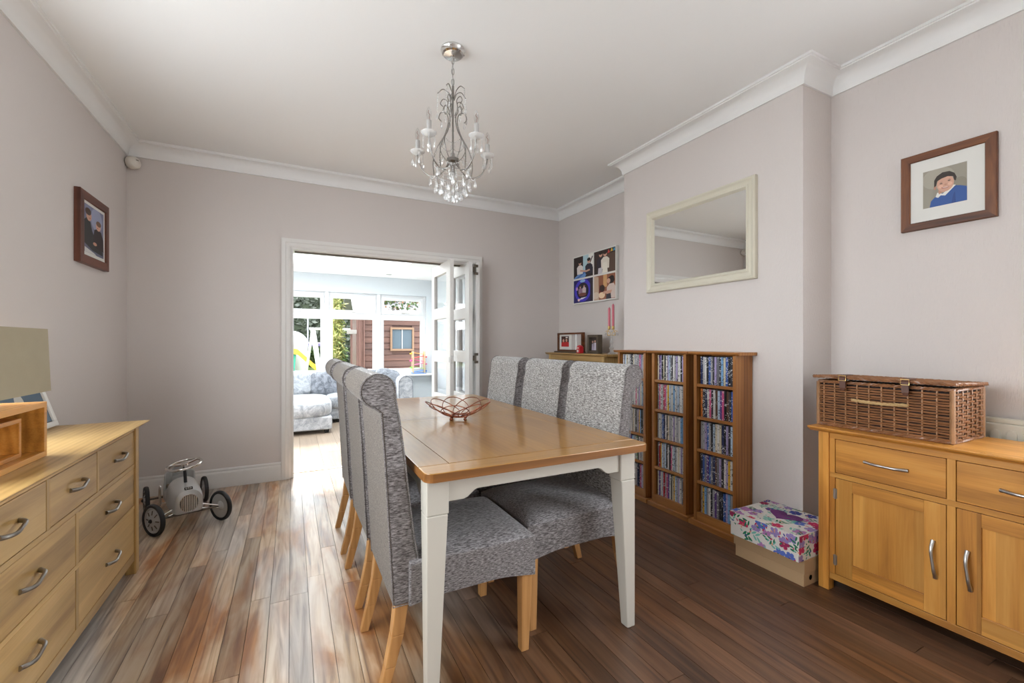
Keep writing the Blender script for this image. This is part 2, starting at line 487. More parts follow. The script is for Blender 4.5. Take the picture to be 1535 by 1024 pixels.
def floor_mat():
    """dark hardwood strips; a trodden, sanded-through path by the doorway shows paler orange and grey wood, with doorway glare put into its tones"""
    m, t, b = mat_base('worn_hardwood_strip')
    N = t.nodes.new; L = t.links.new
    tc = N('ShaderNodeTexCoord'); oi = N('ShaderNodeObjectInfo'); geo = N('ShaderNodeNewGeometry')
    cb = N('ShaderNodeCombineXYZ')
    for i in range(3): L(oi.outputs['Random'], cb.inputs[i])
    ad = N('ShaderNodeVectorMath'); ad.operation = 'MULTIPLY_ADD'; ad.inputs[1].default_value = (9.3, 21.7, 5.1)
    L(cb.outputs[0], ad.inputs[0]); L(geo.outputs['Position'], ad.inputs[2])
    def nz(src, sc, det, dist=0):
        mp = N('ShaderNodeMapping'); mp.inputs['Scale'].default_value = sc
        L(src, mp.inputs['Vector'])
        n = N('ShaderNodeTexNoise'); n.inputs['Scale'].default_value = 1; n.inputs['Detail'].default_value = det; n.inputs['Distortion'].default_value = dist
        L(mp.outputs[0], n.inputs['Vector']); return n
    def ramp(fac, stops):
        r = N('ShaderNodeValToRGB'); e = r.color_ramp.elements
        e[0].position = stops[0][0]; e[0].color = (*stops[0][1], 1)
        e[1].position = stops[-1][0]; e[1].color = (*stops[-1][1], 1)
        for p, c in stops[1:-1]:
            k = e.new(p); k.color = (*c, 1)
        L(fac, r.inputs['Fac']); return r
    def mix(fac, a, bb):
        x = N('ShaderNodeMix'); x.data_type = 'RGBA'
        if isinstance(fac, float): x.inputs[0].default_value = fac
        else: L(fac, x.inputs[0])
        L(a, x.inputs[6]); L(bb, x.inputs[7]); return x
    grain = nz(ad.outputs[0], (26, 1.7, 1), 6, 1.4)
    fine = nz(ad.outputs[0], (260, 5, 1), 3)
    dark = ramp(grain.outputs['Fac'], [(.28,(.034,.012,.005)), (.5,(.095,.037,.014)), (.75,(.16,.068,.027))])
    worn = ramp(grain.outputs['Fac'], [(.30,(.22,.14,.09)), (.42,(.46,.31,.18)), (.56,(.58,.44,.30)), (.76,(.66,.55,.42))])  # worn wood tones, lightened to take in doorway glare
    # grey, dry patches, paled with doorway glare, and orange varnish left in the worn zone
    patch = nz(geo.outputs['Position'], (5, 1.6, 1), 5, .6)
    pr = ramp(patch.outputs['Fac'], [(.44,(0,0,0)), (.60,(1,1,1))])
    orange = ramp(grain.outputs['Fac'], [(.3,(.20,.065,.018)), (.7,(.50,.23,.07))])
    grey = ramp(grain.outputs['Fac'], [(.3,(.30,.25,.215)), (.7,(.62,.56,.50))])
    tonal = N('ShaderNodeMath'); tonal.operation = 'LESS_THAN'; tonal.inputs[1].default_value = .42
    L(oi.outputs['Random'], tonal.inputs[0])
    w1 = mix(pr.outputs[0], worn.outputs[0], orange.outputs[0])
    gp = nz(geo.outputs['Position'], (3.2, .8, 1), 4, .3)
    gpr = ramp(gp.outputs['Fac'], [(.45,(0,0,0)), (.60,(1,1,1))])
    w2 = mix(gpr.outputs[0], w1.outputs[2], grey.outputs[0])
    # where feet have walked: a broad track from the doorway along the left of the table
    sep = N('ShaderNodeSeparateXYZ'); L(geo.outputs['Position'], sep.inputs[0])
    wob = nz(geo.outputs['Position'], (1.6, .8, 1), 5)
    xx = N('ShaderNodeMath'); xx.operation = 'MULTIPLY_ADD'; xx.inputs[1].default_value = .9
    L(wob.outputs['Fac'], xx.inputs[0]); L(sep.outputs['X'], xx.inputs[2])
    rr = N('ShaderNodeMapRange'); rr.inputs['From Min'].default_value = .62; rr.inputs['From Max'].default_value = 1.15
    rr.inputs['To Min'].default_value = 1; rr.inputs['To Max'].default_value = 0.06
    L(xx.outputs[0], rr.inputs['Value'])
    col = mix(rr.outputs[0], dark.outputs[0], w2.outputs[2])
    hs = N('ShaderNodeHueSaturation')
    mr = N('ShaderNodeMapRange'); mr.inputs['To Min'].default_value = .72; mr.inputs['To Max'].default_value = 1.28
    L(oi.outputs['Random'], mr.inputs['Value']); L(mr.outputs[0], hs.inputs['Value']); L(col.outputs[2], hs.inputs['Color'])
    L(hs.outputs[0], b.inputs['Base Color'])
    rg = N('ShaderNodeMapRange'); rg.inputs['To Min'].default_value = .26; rg.inputs['To Max'].default_value = .46
    L(patch.outputs['Fac'], rg.inputs['Value']); L(rg.outputs[0], b.inputs['Roughness'])
    b.inputs['Specular IOR Level'].default_value = .8
    bp = N('ShaderNodeBump'); bp.inputs['Strength'].default_value = .18; bp.inputs['Distance'].default_value = .001
    L(fine.outputs['Fac'], bp.inputs['Height']); L(bp.outputs['Normal'], b.inputs['Normal'])
    return m
M['floor'] = floor_mat()
M['laminate'] = wood('pale_oak_laminate', 'y', (.25,.185,.135), (.33,.255,.19), (.39,.31,.245), rough=.3, var=.06, scale=.7)

def spine_mat():
    """printed spine of a disc case: the case colour is the object's own, with small lettering specks"""
    m, t, b = mat_base('disc_case_spine')
    N = t.nodes.new; L = t.links.new
    oi = N('ShaderNodeObjectInfo'); tc = N('ShaderNodeTexCoord')
    cb = N('ShaderNodeCombineXYZ'); L(oi.outputs['Random'], cb.inputs[2]); L(oi.outputs['Random'], cb.inputs[1])
    va = N('ShaderNodeVectorMath'); va.operation = 'MULTIPLY_ADD'; va.inputs[1].default_value = (0, 31, 47)
    L(cb.outputs[0], va.inputs[0]); L(tc.outputs['Object'], va.inputs[2])
    mp = N('ShaderNodeMapping'); mp.inputs['Scale'].default_value = (10, 160, 150)
    L(va.outputs[0], mp.inputs['Vector'])
    n = N('ShaderNodeTexNoise'); n.inputs['Scale'].default_value = 1; n.inputs['Detail'].default_value = 1
    L(mp.outputs[0], n.inputs['Vector'])
    th = N('ShaderNodeMath'); th.operation = 'GREATER_THAN'; th.inputs[1].default_value = .60
    L(n.outputs['Fac'], th.inputs[0])
    mp2 = N('ShaderNodeMapping'); mp2.inputs['Scale'].default_value = (5, 5, 34)
    L(va.outputs[0], mp2.inputs['Vector'])
    n2 = N('ShaderNodeTexNoise'); n2.inputs['Scale'].default_value = 1; n2.inputs['Detail'].default_value = 1
    L(mp2.outputs[0], n2.inputs['Vector'])
    th2 = N('ShaderNodeMath'); th2.operation = 'GREATER_THAN'; th2.inputs[1].default_value = .50
    L(n2.outputs['Fac'], th2.inputs[0])
    an = N('ShaderNodeMath'); an.operation = 'MULTIPLY'; L(th.outputs[0], an.inputs[0]); L(th2.outputs[0], an.inputs[1])
    # lettering is white on dark cases, dark on pale ones
    bw = N('ShaderNodeRGBToBW'); L(oi.outputs['Color'], bw.inputs[0])
    lt = N('ShaderNodeMath'); lt.operation = 'LESS_THAN'; lt.inputs[1].default_value = .28; L(bw.outputs[0], lt.inputs[0])
    mr = N('ShaderNodeMapRange'); mr.inputs['To Min'].default_value = .05; mr.inputs['To Max'].default_value = .75; L(lt.outputs[0], mr.inputs['Value'])
    tb = N('ShaderNodeMix'); tb.data_type = 'RGBA'
    L(an.outputs[0], tb.inputs[0]); L(oi.outputs['Color'], tb.inputs[6])
    cg = N('ShaderNodeCombineColor'); 
    for i in range(3): L(mr.outputs[0], cg.inputs[i])
    L(cg.outputs[0], tb.inputs[7])
    L(tb.outputs[2], b.inputs['Base Color'])
    b.inputs['Roughness'].default_value = .3
    return m
M['spine'] = spine_mat()
PC = {}
def flat(rgb, rough=.6):
    k = tuple(rgb)
    if k not in PC: PC[k] = plain('print_%d_%d_%d' % k, lin(rgb), rough)
    return PC[k]

# ------------------------------------------------------------------ the dining room shell
XL, XR, YB, YF, ZC = -1.08, 2.70, 4.12, -1.40, 2.63
XC, YC0, YC1 = 2.43, 1.35, 2.743
DX0, DX1, DZ = -.008, 1.682, 1.967
YT = 4.295                         # garden-room face of the back wall
LY0, LY1, LZ0, LZ1 = .50, 2.50, .80, 2.20
mb = MB().box(XL-.2, XL, YF-.2, LY0, 0, ZC).box(XL-.2, XL, LY1, YT, 0, ZC).box(XL-.2, XL, LY0, LY1, 0, LZ0).box(XL-.2, XL, LY0, LY1, LZ1, ZC)
struct('wall_left', mb, M['wall'], 'pale mauve painted wall behind the long chest of drawers', 'wall')
mb = MB().box(XL, DX0, YB, YT, 0, ZC).box(DX1, XR, YB, YT, 0, ZC).box(DX0, DX1, YB, YT, DZ, ZC)
struct('wall_back', mb, M['wall'], 'pale mauve painted wall with the folding-door opening', 'wall')
WY0, WY1, WZ0, WZ1 = -1.3, .38, .40, 2.25
mb = MB().box(XR, XR+.2, YF-.2, WY0, 0, ZC).box(XR, XR+.2, WY1, YT, 0, ZC).box(XR, XR+.2, WY0, WY1, 0, WZ0).box(XR, XR+.2, WY0, WY1, WZ1, ZC)
struct('wall_right', mb, M['paper'], 'pale mauve papered alcove wall behind the sideboard', 'wall')
struct('wall_chimney', MB().box(XC, XR, YC0, YC1, 0, ZC), M['paper'], 'pale mauve papered chimney breast carrying the mirror', 'wall')
struct('wall_front', MB().box(XL, XR, YF-.2, YF, 0, ZC), M['wall'], 'pale mauve painted wall behind the camera', 'wall')
struct('ceiling', MB().box(XL-.2, XR+.2, YF-.2, YT, ZC, ZC+.15), M['ceiling'], 'plain white dining room ceiling', 'ceiling')

# unseen window added in the right wall for fill light: frame only, two lights
tw = Thing('window_5', 'added unseen white window for fill light, right wall beside the camera', 'window', (XR+.1, -.4, WZ0), kind='structure')
fr = MB().box(XR+.07, XR+.14, WY0, WY1, WZ0, WZ0+.06).box(XR+.07, XR+.14, WY0, WY1, WZ1-.06, WZ1)
for y in (WY0, -.43, WY1-.06): fr.box(XR+.07, XR+.14, y, y+.06, WZ0+.06, WZ1-.06)
tw.part('window_frame', fr, M['upvc'], .004)
tw = Thing('window_7', 'added unseen side window bringing fill light above the chest of drawers', 'window', (XL-.1, 1.25, LZ0), kind='structure')  # made-up window out of view, lets fill light in from the left
fr = MB().box(XL-.14, XL-.07, LY0, LY1, LZ0, LZ0+.05).box(XL-.14, XL-.07, LY0, LY1, LZ1-.05, LZ1)
for y in (LY0, 1.475, LY1-.05): fr.box(XL-.14, XL-.07, y, y+.05, LZ0+.05, LZ1-.05)
tw.part('window_frame', fr, M['upvc'], .004)

# cornice: a cove swept round the room
def offset_path(path, d):
    """offset a polyline (list of xy) to its right-hand side by d, mitred"""
    n = len(path); out = []
    for i in range(n):
        def nr(a, b):
            t = Vector((b[0]-a[0], b[1]-a[1])).normalized(); return Vector((t.y, -t.x))
        if i == 0: q = nr(path[0], path[1]); out.append((path[0][0]+q.x*d, path[0][1]+q.y*d))
        elif i == n-1: q = nr(path[-2], path[-1]); out.append((path[-1][0]+q.x*d, path[-1][1]+q.y*d))
        else:
            q0, q1 = nr(path[i-1], path[i]), nr(path[i], path[i+1])
            b = (q0+q1); b = b/(1+q0.dot(q1))
            out.append((path[i][0]+b.x*d, path[i][1]+b.y*d))
    return out
def sweep(path, prof, mb):
    rings = [[(x, y, z) for x, y in offset_path(path, o)] for o, z in prof]
    n = len(path)
    vs = [p for r in rings for p in r]
    fs = [(a*n+i, a*n+i+1, (a+1)*n+i+1, (a+1)*n+i) for a in range(len(prof)-1) for i in range(n-1)]
    return mb.add(vs, fs)
room = [(XL, YF), (XL, YB), (XR, YB), (XR, YC1), (XC, YC1), (XC, YC0), (XR, YC0), (XR, YF)]
cove = [(.0, 2.527), (.010, 2.527), (.010, 2.534)]
for i in range(0, 9):
    a = R(90*i/8)
    cove.append((.012 + .072*(1-math.cos(a)), 2.537 + .074*math.sin(a)))
cove += [(.086, 2.617), (.094, 2.617), (.094, 2.6302)]
struct('trim_1', sweep(room, cove, MB()), M['cornice'], 'white coved plaster cornice round the ceiling', 'cornice', smooth=35)

# baseboards with a moulded top
bprof = [(0, .150), (.006, .150), (.012, .140), (.012, .128), (.018, .120), (.020, .112), (.020, .0)]
def base(name, path, lab):
    struct(name, sweep(path, bprof, MB()), M['trim'], lab, 'baseboard', smooth=25)
base('baseboard_back', [(XL, YB), (-.079, YB)], 'white baseboard behind the silver toy car')
base('baseboard_left', [(XL, YF), (XL, YB)], 'white baseboard along the left wall')
base('baseboard_right', [(1.746, YB), (XR, YB), (XR, YC1), (XC, YC1), (XC, YC0), (XR, YC0), (XR, YF)], 'white baseboard round the chimney breast and alcoves')

# floor: every strip a piece
fo = struct('floor', MB().box(XL-.2, XR+.2, YF-.2, YT, -.12, -.012), M['black'], 'dark worn hardwood strip floor', 'floor')
W = .0765
unit = MB().box(-.5, .5, -.5, .5, -.012, 0).mesh('plank', M['floor'])
frnd = random.Random(21)
nst = int((XR-XL)/W)+1
for i in range(nst):
    x0 = XL + i*W; x1 = min(x0+W, XR)
    if x1-x0 < .01: continue
    y = YF + frnd.uniform(-1.6, -.2)
    while y < YB:
        l = frnd.uniform(1.1, 2.6)
        a, b = max(y, YF), min(y+l, YT if DX0-.02 < x0 and x1 < DX1+.02 else YB)
        if y+l > YB-.25: b = YT if DX0-.02 < x0 and x1 < DX1+.02 else YB; l = 9
        if b-a > .05:
            o = link('plank', unit, fo)
            o.location = ((x0+x1)/2, (a+b)/2, frnd.uniform(-.0007, 0))
            o.scale = (x1-x0-.0018, b-a-.0018, 1)
        y += l

# door casing and lining
mb = MB()
cpr = [(0, .001), (0, .022), (.030, .022), (.036, .016), (.058, .014), (.071, .008), (.071, .001)]
def cpt(k, ins, h):
    x = (-.077+ins) if k < 2 else (1.745-ins)
    z = 0 if k in (0, 3) else 2.032-ins
    return (x, YB-h, z)
n_ = len(cpr)
for k in range(3):
    A = [cpt(k, i_, h) for i_, h in cpr]; B = [cpt(k+1, i_, h) for i_, h in cpr]
    mb.add(A+B, [(i_, (i_+1) % n_, n_+(i_+1) % n_, n_+i_) for i_ in range(n_)])
struct('trim_2', mb, M['trim'], 'white moulded architrave round the folding-door opening', 'architrave')
mb = MB().box(DX0, DX0+.022, YB, YT, 0, DZ).box(DX1-.022, DX1, YB, YT, 0, DZ).box(DX0+.022, DX1-.022, YB, YT, DZ-.022, DZ)
lin_o = struct('trim_3', mb, M['trim'], 'white door lining with the folding-door track overhead', 'door lining')
struct('track', MB().box(DX0+.03, DX1-.03, 4.19, 4.225, DZ-.034, DZ-.022), M['dark_metal'], '', parent=lin_o)
struct('threshold', MB().box(DX0+.022, DX1-.022, 4.27, 4.31, -.004, .006), M['steel'], '', bevel=.002, parent=lin_o)

# three folded door leaves
def leaf(n, x, y0, y1, lab, hinge_near):
    t = Thing('door_%d' % n, lab, 'door', (x, y0, .012), kind='structure')
    th = .019
    z0, z1 = .012, 1.94
    st = .115
    lites = [(.20, .52), (.635, .955), (1.07, 1.39), (1.50, 1.835)]
    t.part('stile', MB().box(x-th, x+th, y0, y0+st, z0, z1), M['doorpaint'], .002)
    t.part('stile', MB().box(x-th, x+th, y1-st*.75, y1, z0, z1), M['doorpaint'], .002)
    zs = [z0] + [v for l in lites for v in l] + [z1]
    for k in range(0, len(zs), 2):
        t.part('rail', MB().box(x-th+.001, x+th-.001, y0+st, y1-st*.75, zs[k], zs[k+1]), M['doorpaint'], .002)
    for a, b in lites:
        t.part('pane', MB().box(x-.003, x+.003, y0+st-.005, y1-st*.75+.005, a-.005, b+.005), M['picglass'], 0)
    return t
a = leaf(1, 1.348, 3.895, 4.49, 'foremost white glazed folding-door leaf, with the latch on its edge', True)
a.part('latch_plate', MB().box(1.340, 1.356, 3.8935, 3.8955, .955, 1.03), M['steel'], .001)
a.part('latch_plate', MB().box(1.327, 1.3295, 3.905, 3.925, .965, 1.015), M['steel'], .001)
b = leaf(2, 1.553, 3.93, 4.50, 'middle white glazed folding-door leaf between the other two', True)
for zc in (1.865, 1.00, .16):
    mb = MB()
    mb.box(1.574, 1.592, 3.922, 3.932, zc-.025, zc+.025).tube([(1.594, 3.922, zc-.05), (1.594, 3.922, zc+.05)], .007, 8)
    mb.box(1.594, 1.628, 3.924, 3.931, zc+.025, zc+.05).box(1.594, 1.628, 3.924, 3.931, zc-.05, zc-.025)
    b.part('hinge', mb, M['dark_metal'], 0)
leaf(3, 1.630, 3.933, 4.50, 'rear white glazed folding-door leaf hung on the right jamb', False)

# ------------------------------------------------------------------ the garden room beyond
GX0, GX1, GY1, GZ = -2.2, 2.25, 7.6, 2.27
SX0, SX1, SY0, SY1 = -1.1, 1.5, 4.95, 6.86
struct('wall_garden_left', MB().box(GX0-.2, GX0, YT, GY1+.2, 0, GZ+.25), M['gr_wall'], 'pale blue garden room wall on the left', 'wall')
struct('wall_garden_right', MB().box(GX1, GX1+.2, YT, GY1+.2, 0, GZ+.25), M['gr_wall'], 'pale blue garden room wall beside the folded doors', 'wall')
OX0, OX1, OZ0, OZ1 = -1.13, 2.15, .61, 1.98
mb = MB().box(GX0, OX0, GY1, GY1+.2, 0, GZ+.25).box(OX1, GX1, GY1, GY1+.2, 0, GZ+.25).box(OX0, OX1, GY1, GY1+.2, 0, OZ0).box(OX0, OX1, GY1, GY1+.2, OZ1, GZ+.25)
struct('wall_garden', mb, M['gr_wall'], 'pale blue wall holding the row of garden windows', 'wall')
mb = MB().box(GX0, SX0, YT, GY1, GZ, GZ+.25).box(SX1, GX1, YT, GY1, GZ, GZ+.25).box(SX0, SX1, YT, SY0, GZ, GZ+.25).box(SX0, SX1, SY1, GY1, GZ, GZ+.25)
struct('ceiling_garden_room', mb, M['ceiling'], 'white garden room ceiling round the roof light', 'ceiling')
rl = Thing('window_6', 'large bright roof light in the garden room ceiling', 'window', (.2, 5.9, GZ+.25), kind='structure')
rl.part('window_frame', MB().box(SX0, SX1, SY0, SY0+.05, GZ+.25, GZ+.31).box(SX0, SX1, SY1-.05, SY1, GZ+.25, GZ+.31)
        .box(SX0, SX0+.05, SY0+.05, SY1-.05, GZ+.25, GZ+.31).box(SX1-.05, SX1, SY0+.05, SY1-.05, GZ+.25, GZ+.31), M['upvc'])
rl.part('pane', MB().box(SX0+.04, SX1-.04, SY0+.04, SY1-.04, GZ+.29, GZ+.298), M['pane'])
gf = struct('floor_garden_room', MB().box(GX0, GX1, YT, GY1, -.12, -.012), M['black'], 'pale oak laminate floor of the garden room', 'floor')
unit2 = MB().box(-.5, .5, -.5, .5, -.012, 0).mesh('laminate_plank', M['laminate'])
W2 = .19
for i in range(int((GX1-GX0)/W2)+1):
    x0 = GX0+i*W2; x1 = min(x0+W2, GX1)
    if x1-x0 < .02: continue
    y = YT - frnd.uniform(0, 1.1)
    while y < GY1:
        a, b_ = max(y, YT+.001), min(y+1.2, GY1)
        if b_-a > .04:
            o = link('laminate_plank', unit2, gf); o.location = ((x0+x1)/2, (a+b_)/2, 0); o.scale = (x1-x0-.0016, b_-a-.0016, 1)
        y += 1.2

def win(n, x0, x1, lab):
    t = Thing('window_%d' % n, lab, 'window', ((x0+x1)/2, GY1+.1, OZ0), kind='structure')
    y0, y1 = GY1+.05, GY1+.12
    f = .045
    zt0, zt1 = 1.588, 1.642
    mb = MB().box(x0, x0+f, y0, y1, OZ0, OZ1).box(x1-f, x1, y0, y1, OZ0, OZ1).box(x0+f, x1-f, y0, y1, OZ0, OZ0+f).box(x0+f, x1-f, y0, y1, OZ1-f, OZ1).box(x0+f, x1-f, y0, y1, zt0, zt1)
    t.part('window_frame', mb, M['upvc'], .003)
    def sash(za, zb, w, name, yo):
        m = MB().box(x0+f, x0+f+w, y0-yo, y1-.02, za, zb).box(x1-f-w, x1-f, y0-yo, y1-.02, za, zb).box(x0+f+w, x1-f-w, y0-yo, y1-.02, za, za+w).box(x0+f+w, x1-f-w, y0-yo, y1-.02, zb-w, zb)
        s = t.part(name, m, M['upvc'], .004)
        t.part('pane', MB().box(x0+f+w-.004, x1-f-w+.004, y0+.02, y0+.028, za+w-.004, zb-w+.004), M['pane'], parent=s)
        return s
    top = sash(zt1, OZ1-f, .05, 'opening_sash', .018)
    sash(OZ0+f, zt0, .045, 'fixed_sash', .004)
    xm = (x0+x1)/2
    h = MB().box(xm-.02, xm+.03, y0-.032, y0-.018, zt1+.012, zt1+.035).tube([(xm, y0-.035, zt1+.024), (xm+.06, y0-.045, zt1+.03), (xm+.11, y0-.045, zt1+.026)], .008, 6)
    t.part('handle', h, M['steel'], parent=top)
win(1, -1.13, -.31, 'white casement window at the far left, mostly hidden by the wall')
win(2, -.31, .508, 'white casement window looking onto the yellow slide')
win(3, .508, 1.324, 'white casement window looking onto the bamboo and shed door')
win(4, 1.324, 2.15, 'white casement window framing the shed window, above the toy ramp')
mb = MB()
for x in (-.31, .508, 1.324): mb.box(x-.028, x+.028, GY1+.02, GY1+.05, OZ0, OZ1)
struct('trim_4', mb, M['upvc'], 'white cover strips between the garden windows', 'window trim', bevel=.004)
struct('trim_5', MB().box(OX0-.05, GX1, GY1-.16, GY1+.05, OZ0-.035, OZ0), M['upvc'], 'white sill board under the garden windows', 'window sill', bevel=.012)
single('ceiling_spotlight', MB().lathe([(.045, GZ), (.045, GZ-.006), (.032, GZ-.008), (.028, GZ-.002)], (1.42, 7.22, 0), 20), M['steel'], 'small round spotlight in the garden room ceiling', 'spotlight', (1.42, 7.22, GZ), smooth=40)

# ------------------------------------------------------------------ sofa in the garden room
sf = Thing('corner_sofa', 'pale silver crushed velvet corner sofa with chaise under the garden windows', 'sofa', (.6, 6.9, 0))
sf.part('base', MB().box(-.50, .46, 5.95, 6.72, .05, .215), M['velvet'], .02, bseg=3)
sf.part('base', MB().box(-.50, 1.47, 6.70, 7.42, .05, .215), M['velvet'], .02, bseg=3)
sf.part('seat_cushion', MB().puff(-.51, .475, 5.92, 6.95, .19, .425, 8, 5), M['velvet'], smooth=60)
sf.part('seat_cushion', MB().puff(.45, 1.46, 6.64, 7.15, .19, .405, 8, 5), M['velvet'], smooth=60)
for x0, x1, dk in ((-.55, .27, 0), (.24, .86, 1), (.85, 1.46, 1)):
    mb = MB().puff(x0, x1, 7.0, 7.27, .36, .735, 8, 5)
    sf.part('back_cushion', mb, M['velvet_dark' if dk else 'velvet'], smooth=60)
sf.part('backrest', MB().box(-.60, 1.60, 7.24, 7.42, .05, .62), M['velvet'], .03, bseg=3)
arm = [(1.45, .05), (1.45, .50)] + [(1.555 + .105*math.cos(R(a)), .535 + .105*math.sin(R(a))) for a in range(170, -11, -18)] + [(1.665, .05)]
ao = sf.part('arm', MB().prism(arm, 'y', 6.62, 7.42), M['velvet'], .008, smooth=40)
sf.part('piping', MB().tube([(x, 6.62, z) for x, z in arm], .008, 6), M['velvet_dark'], parent=ao, smooth=50)
for x, y in ((-.42, 6.02), (.40, 6.02), (1.40, 6.76), (.6, 6.76), (1.58, 7.3), (-.42, 7.3)):
    sf.part('foot', MB().lathe([(.025, 0), (.03, .05)], (x, y, 0), 10), M['black'])
m = MB().puff(-.20, .20, -.055, .055, -.19, .19, 7, 3.4).xf(Matrix.Translation((1.33, 6.93, .56)) @ Matrix.Rotation(R(-20), 4, 'X') @ Matrix.Rotation(R(12), 4, 'Y'))
single('scatter_cushion', m, M['velvet_dark'], 'dark grey crushed velvet cushion leaning on the sofa arm', 'cushion', (1.33, 6.93, .40), smooth=60)

# wooden ramp toy on the sill
ty = Thing('ramp_toy', 'wooden marble ramp toy with bright coloured ramps on the window sill', 'toy', (1.99, 7.52, .61))
tm = plain('pale_toy_wood', (.62,.48,.30), .5)
for x in (1.885, 2.085):
    for y in (7.485, 7.555):
        ty.part('post', MB().box(x-.011, x+.011, y-.011, y+.011, .61, 1.0), tm, .002)
tc_ = [(.85,.45,.05), (.75,.03,.03), (.75,.05,.30), (.72,.10,.30), (.20,.60,.08), (.05,.22,.65)]
for k, c in enumerate(tc_):
    z = .96 - k*.062
    dz = .022 if k % 2 == 0 else -.022
    mm = plain('toy_paint_%d' % k, c, .4)
    mb = MB().hexa([(1.865, 7.49, z+dz), (2.105, 7.49, z-dz), (2.105, 7.55, z-dz), (1.865, 7.55, z+dz)], [(1.865, 7.49, z+dz+.008), (2.105, 7.49, z-dz+.008), (2.105, 7.55, z-dz+.008), (1.865, 7.55, z+dz+.008)])
    e = -1 if dz > 0 else 1
    mb.lathe([(.026, -.008), (.026, .012)], (1.985+e*.13, 7.52, z), 12)
    ty.part('ramp', mb, mm, smooth=30)
ty.part('base', MB().box(1.86, 2.11, 7.47, 7.57, .61, .622), plain('toy_paint_base', (.05,.2,.6), .4), .003)

# rounded dark toy on the sill at the left edge of the opening
tt = Thing('toy_helmet', 'dark grey rounded toy with pale panel at the left end of the window sill', 'toy', (-.12, 7.51, .61))
tt.part('shell', MB().ball((-.12, 7.51, .745), (.15, .075, .125), 20, 12), plain('dark_grey_plastic', (.05,.065,.07), .4), smooth=60)
tt.part('panel', MB().box(-.14, .0, 7.43, 7.445, .76, .82), plain('pale_blue_panel', (.62,.78,.82), .3), .004)
tt.part('stand', MB().lathe([(.06, .61), (.06, .63)], (-.12, 7.51, 0), 16), M['rubber'], smooth=40)

# ------------------------------------------------------------------ the garden
grass = plain('lawn_green', (.11,.15,.04), .9, noise=.3, nscale=3)
struct('added_ground_outside', MB().box(-14, XL-.2, -12, 7.8, -.3, -.10).box(XR+.2, 16, -12, 7.8, -.3, -.10), plain('pale_gravel', (.44,.45,.46), .9, noise=.1, nscale=6), 'unseen pale gravel added beside the house to temper window light', 'gravel')  # out-of-view ground added to control light rising through the side windows
struct('ground', MB().box(-14, 16, 7.8, 40, -.3, -.02), grass, 'green back garden lawn', 'lawn')
struct('ground_terrace', MB().box(-14, 16, 7.8, 9.0, -.02, -.005), plain('pale_paving', (.42,.40,.36), .8, noise=.1, nscale=4), 'pale paved terrace outside the garden windows', 'terrace')

def leaves(n, box, size, seed, asp=2.2, shape='box'):
    r = random.Random(seed); mb = MB()
    for i in range(n):
        x, y, z = (r.uniform(*box[0]), r.uniform(*box[1]), r.uniform(*box[2]))
        d = Vector((r.gauss(0,1), r.gauss(0,1), r.gauss(0,.7)-.4)).normalized()
        s = d.cross(Vector((r.gauss(0,1), r.gauss(0,1), r.gauss(0,1)))).normalized()
        l = size*r.uniform(.7, 1.3); w = l/asp/2
        p = Vector((x, y, z))
        mb.add([p, p+d*l*.5+s*w, p+d*l, p+d*l*.5-s*w], [(0,1,2,3)], r.randrange(3))
    return mb
G1 = [plain('leaf_green_%d' % i, c, .6) for i, c in enumerate([(.05,.085,.025), (.08,.12,.035), (.03,.055,.018)])]
G2 = [plain('bamboo_leaf_%d' % i, c, .6) for i, c in enumerate([(.20,.21,.05), (.11,.15,.035), (.30,.28,.10)])]
G3 = [plain('hedge_leaf_%d' % i, c, .6) for i, c in enumerate([(.05,.06,.045), (.09,.10,.08), (.03,.038,.026)])]
bam = Thing('bamboo_clump', 'tall yellow green bamboo clump beside the shed', 'bamboo', (.85, 9.9, -.02))
bam.part('foliage', leaves(3200, ((.66, .96), (9.65, 10.3), (.05, 2.6)), .13, 3, 4.5), G2, kind='stuff')
mb = MB()
for i in range(16):
    x, y = rnd.uniform(.70, .92), rnd.uniform(9.7, 10.2)
    mb.tube([(x, y, -.02), (x+rnd.uniform(-.04,.04), y, 2.5)], .012, 6)
bam.part('canes', mb, plain('bamboo_cane', (.30,.28,.08), .5), kind='stuff')

hg = Thing('hedge', 'dense grey green hedge across the end of the garden', 'hedge', (0, 24.5, -.02))
hg.part('foliage', leaves(9000, ((-5.2, 5.6), (23.9, 24.6), (0, 4.4)), .30, 5, 2), G3, kind='stuff')
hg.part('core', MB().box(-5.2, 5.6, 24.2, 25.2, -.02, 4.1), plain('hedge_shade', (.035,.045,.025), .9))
bs = Thing('shrub', 'low green shrubs growing behind the slide', 'shrub', (.6, 23.2, -.02))
bs.part('foliage', leaves(3500, ((-1.6, 2.4), (22.85, 23.2), (0, .95)), .2, 8, 2), G1, kind='stuff')
bs.part('stems', MB().box(-1.4, 2.2, 22.95, 23.35, -.02, .55), plain('shrub_stems', (.06,.07,.03), .9))

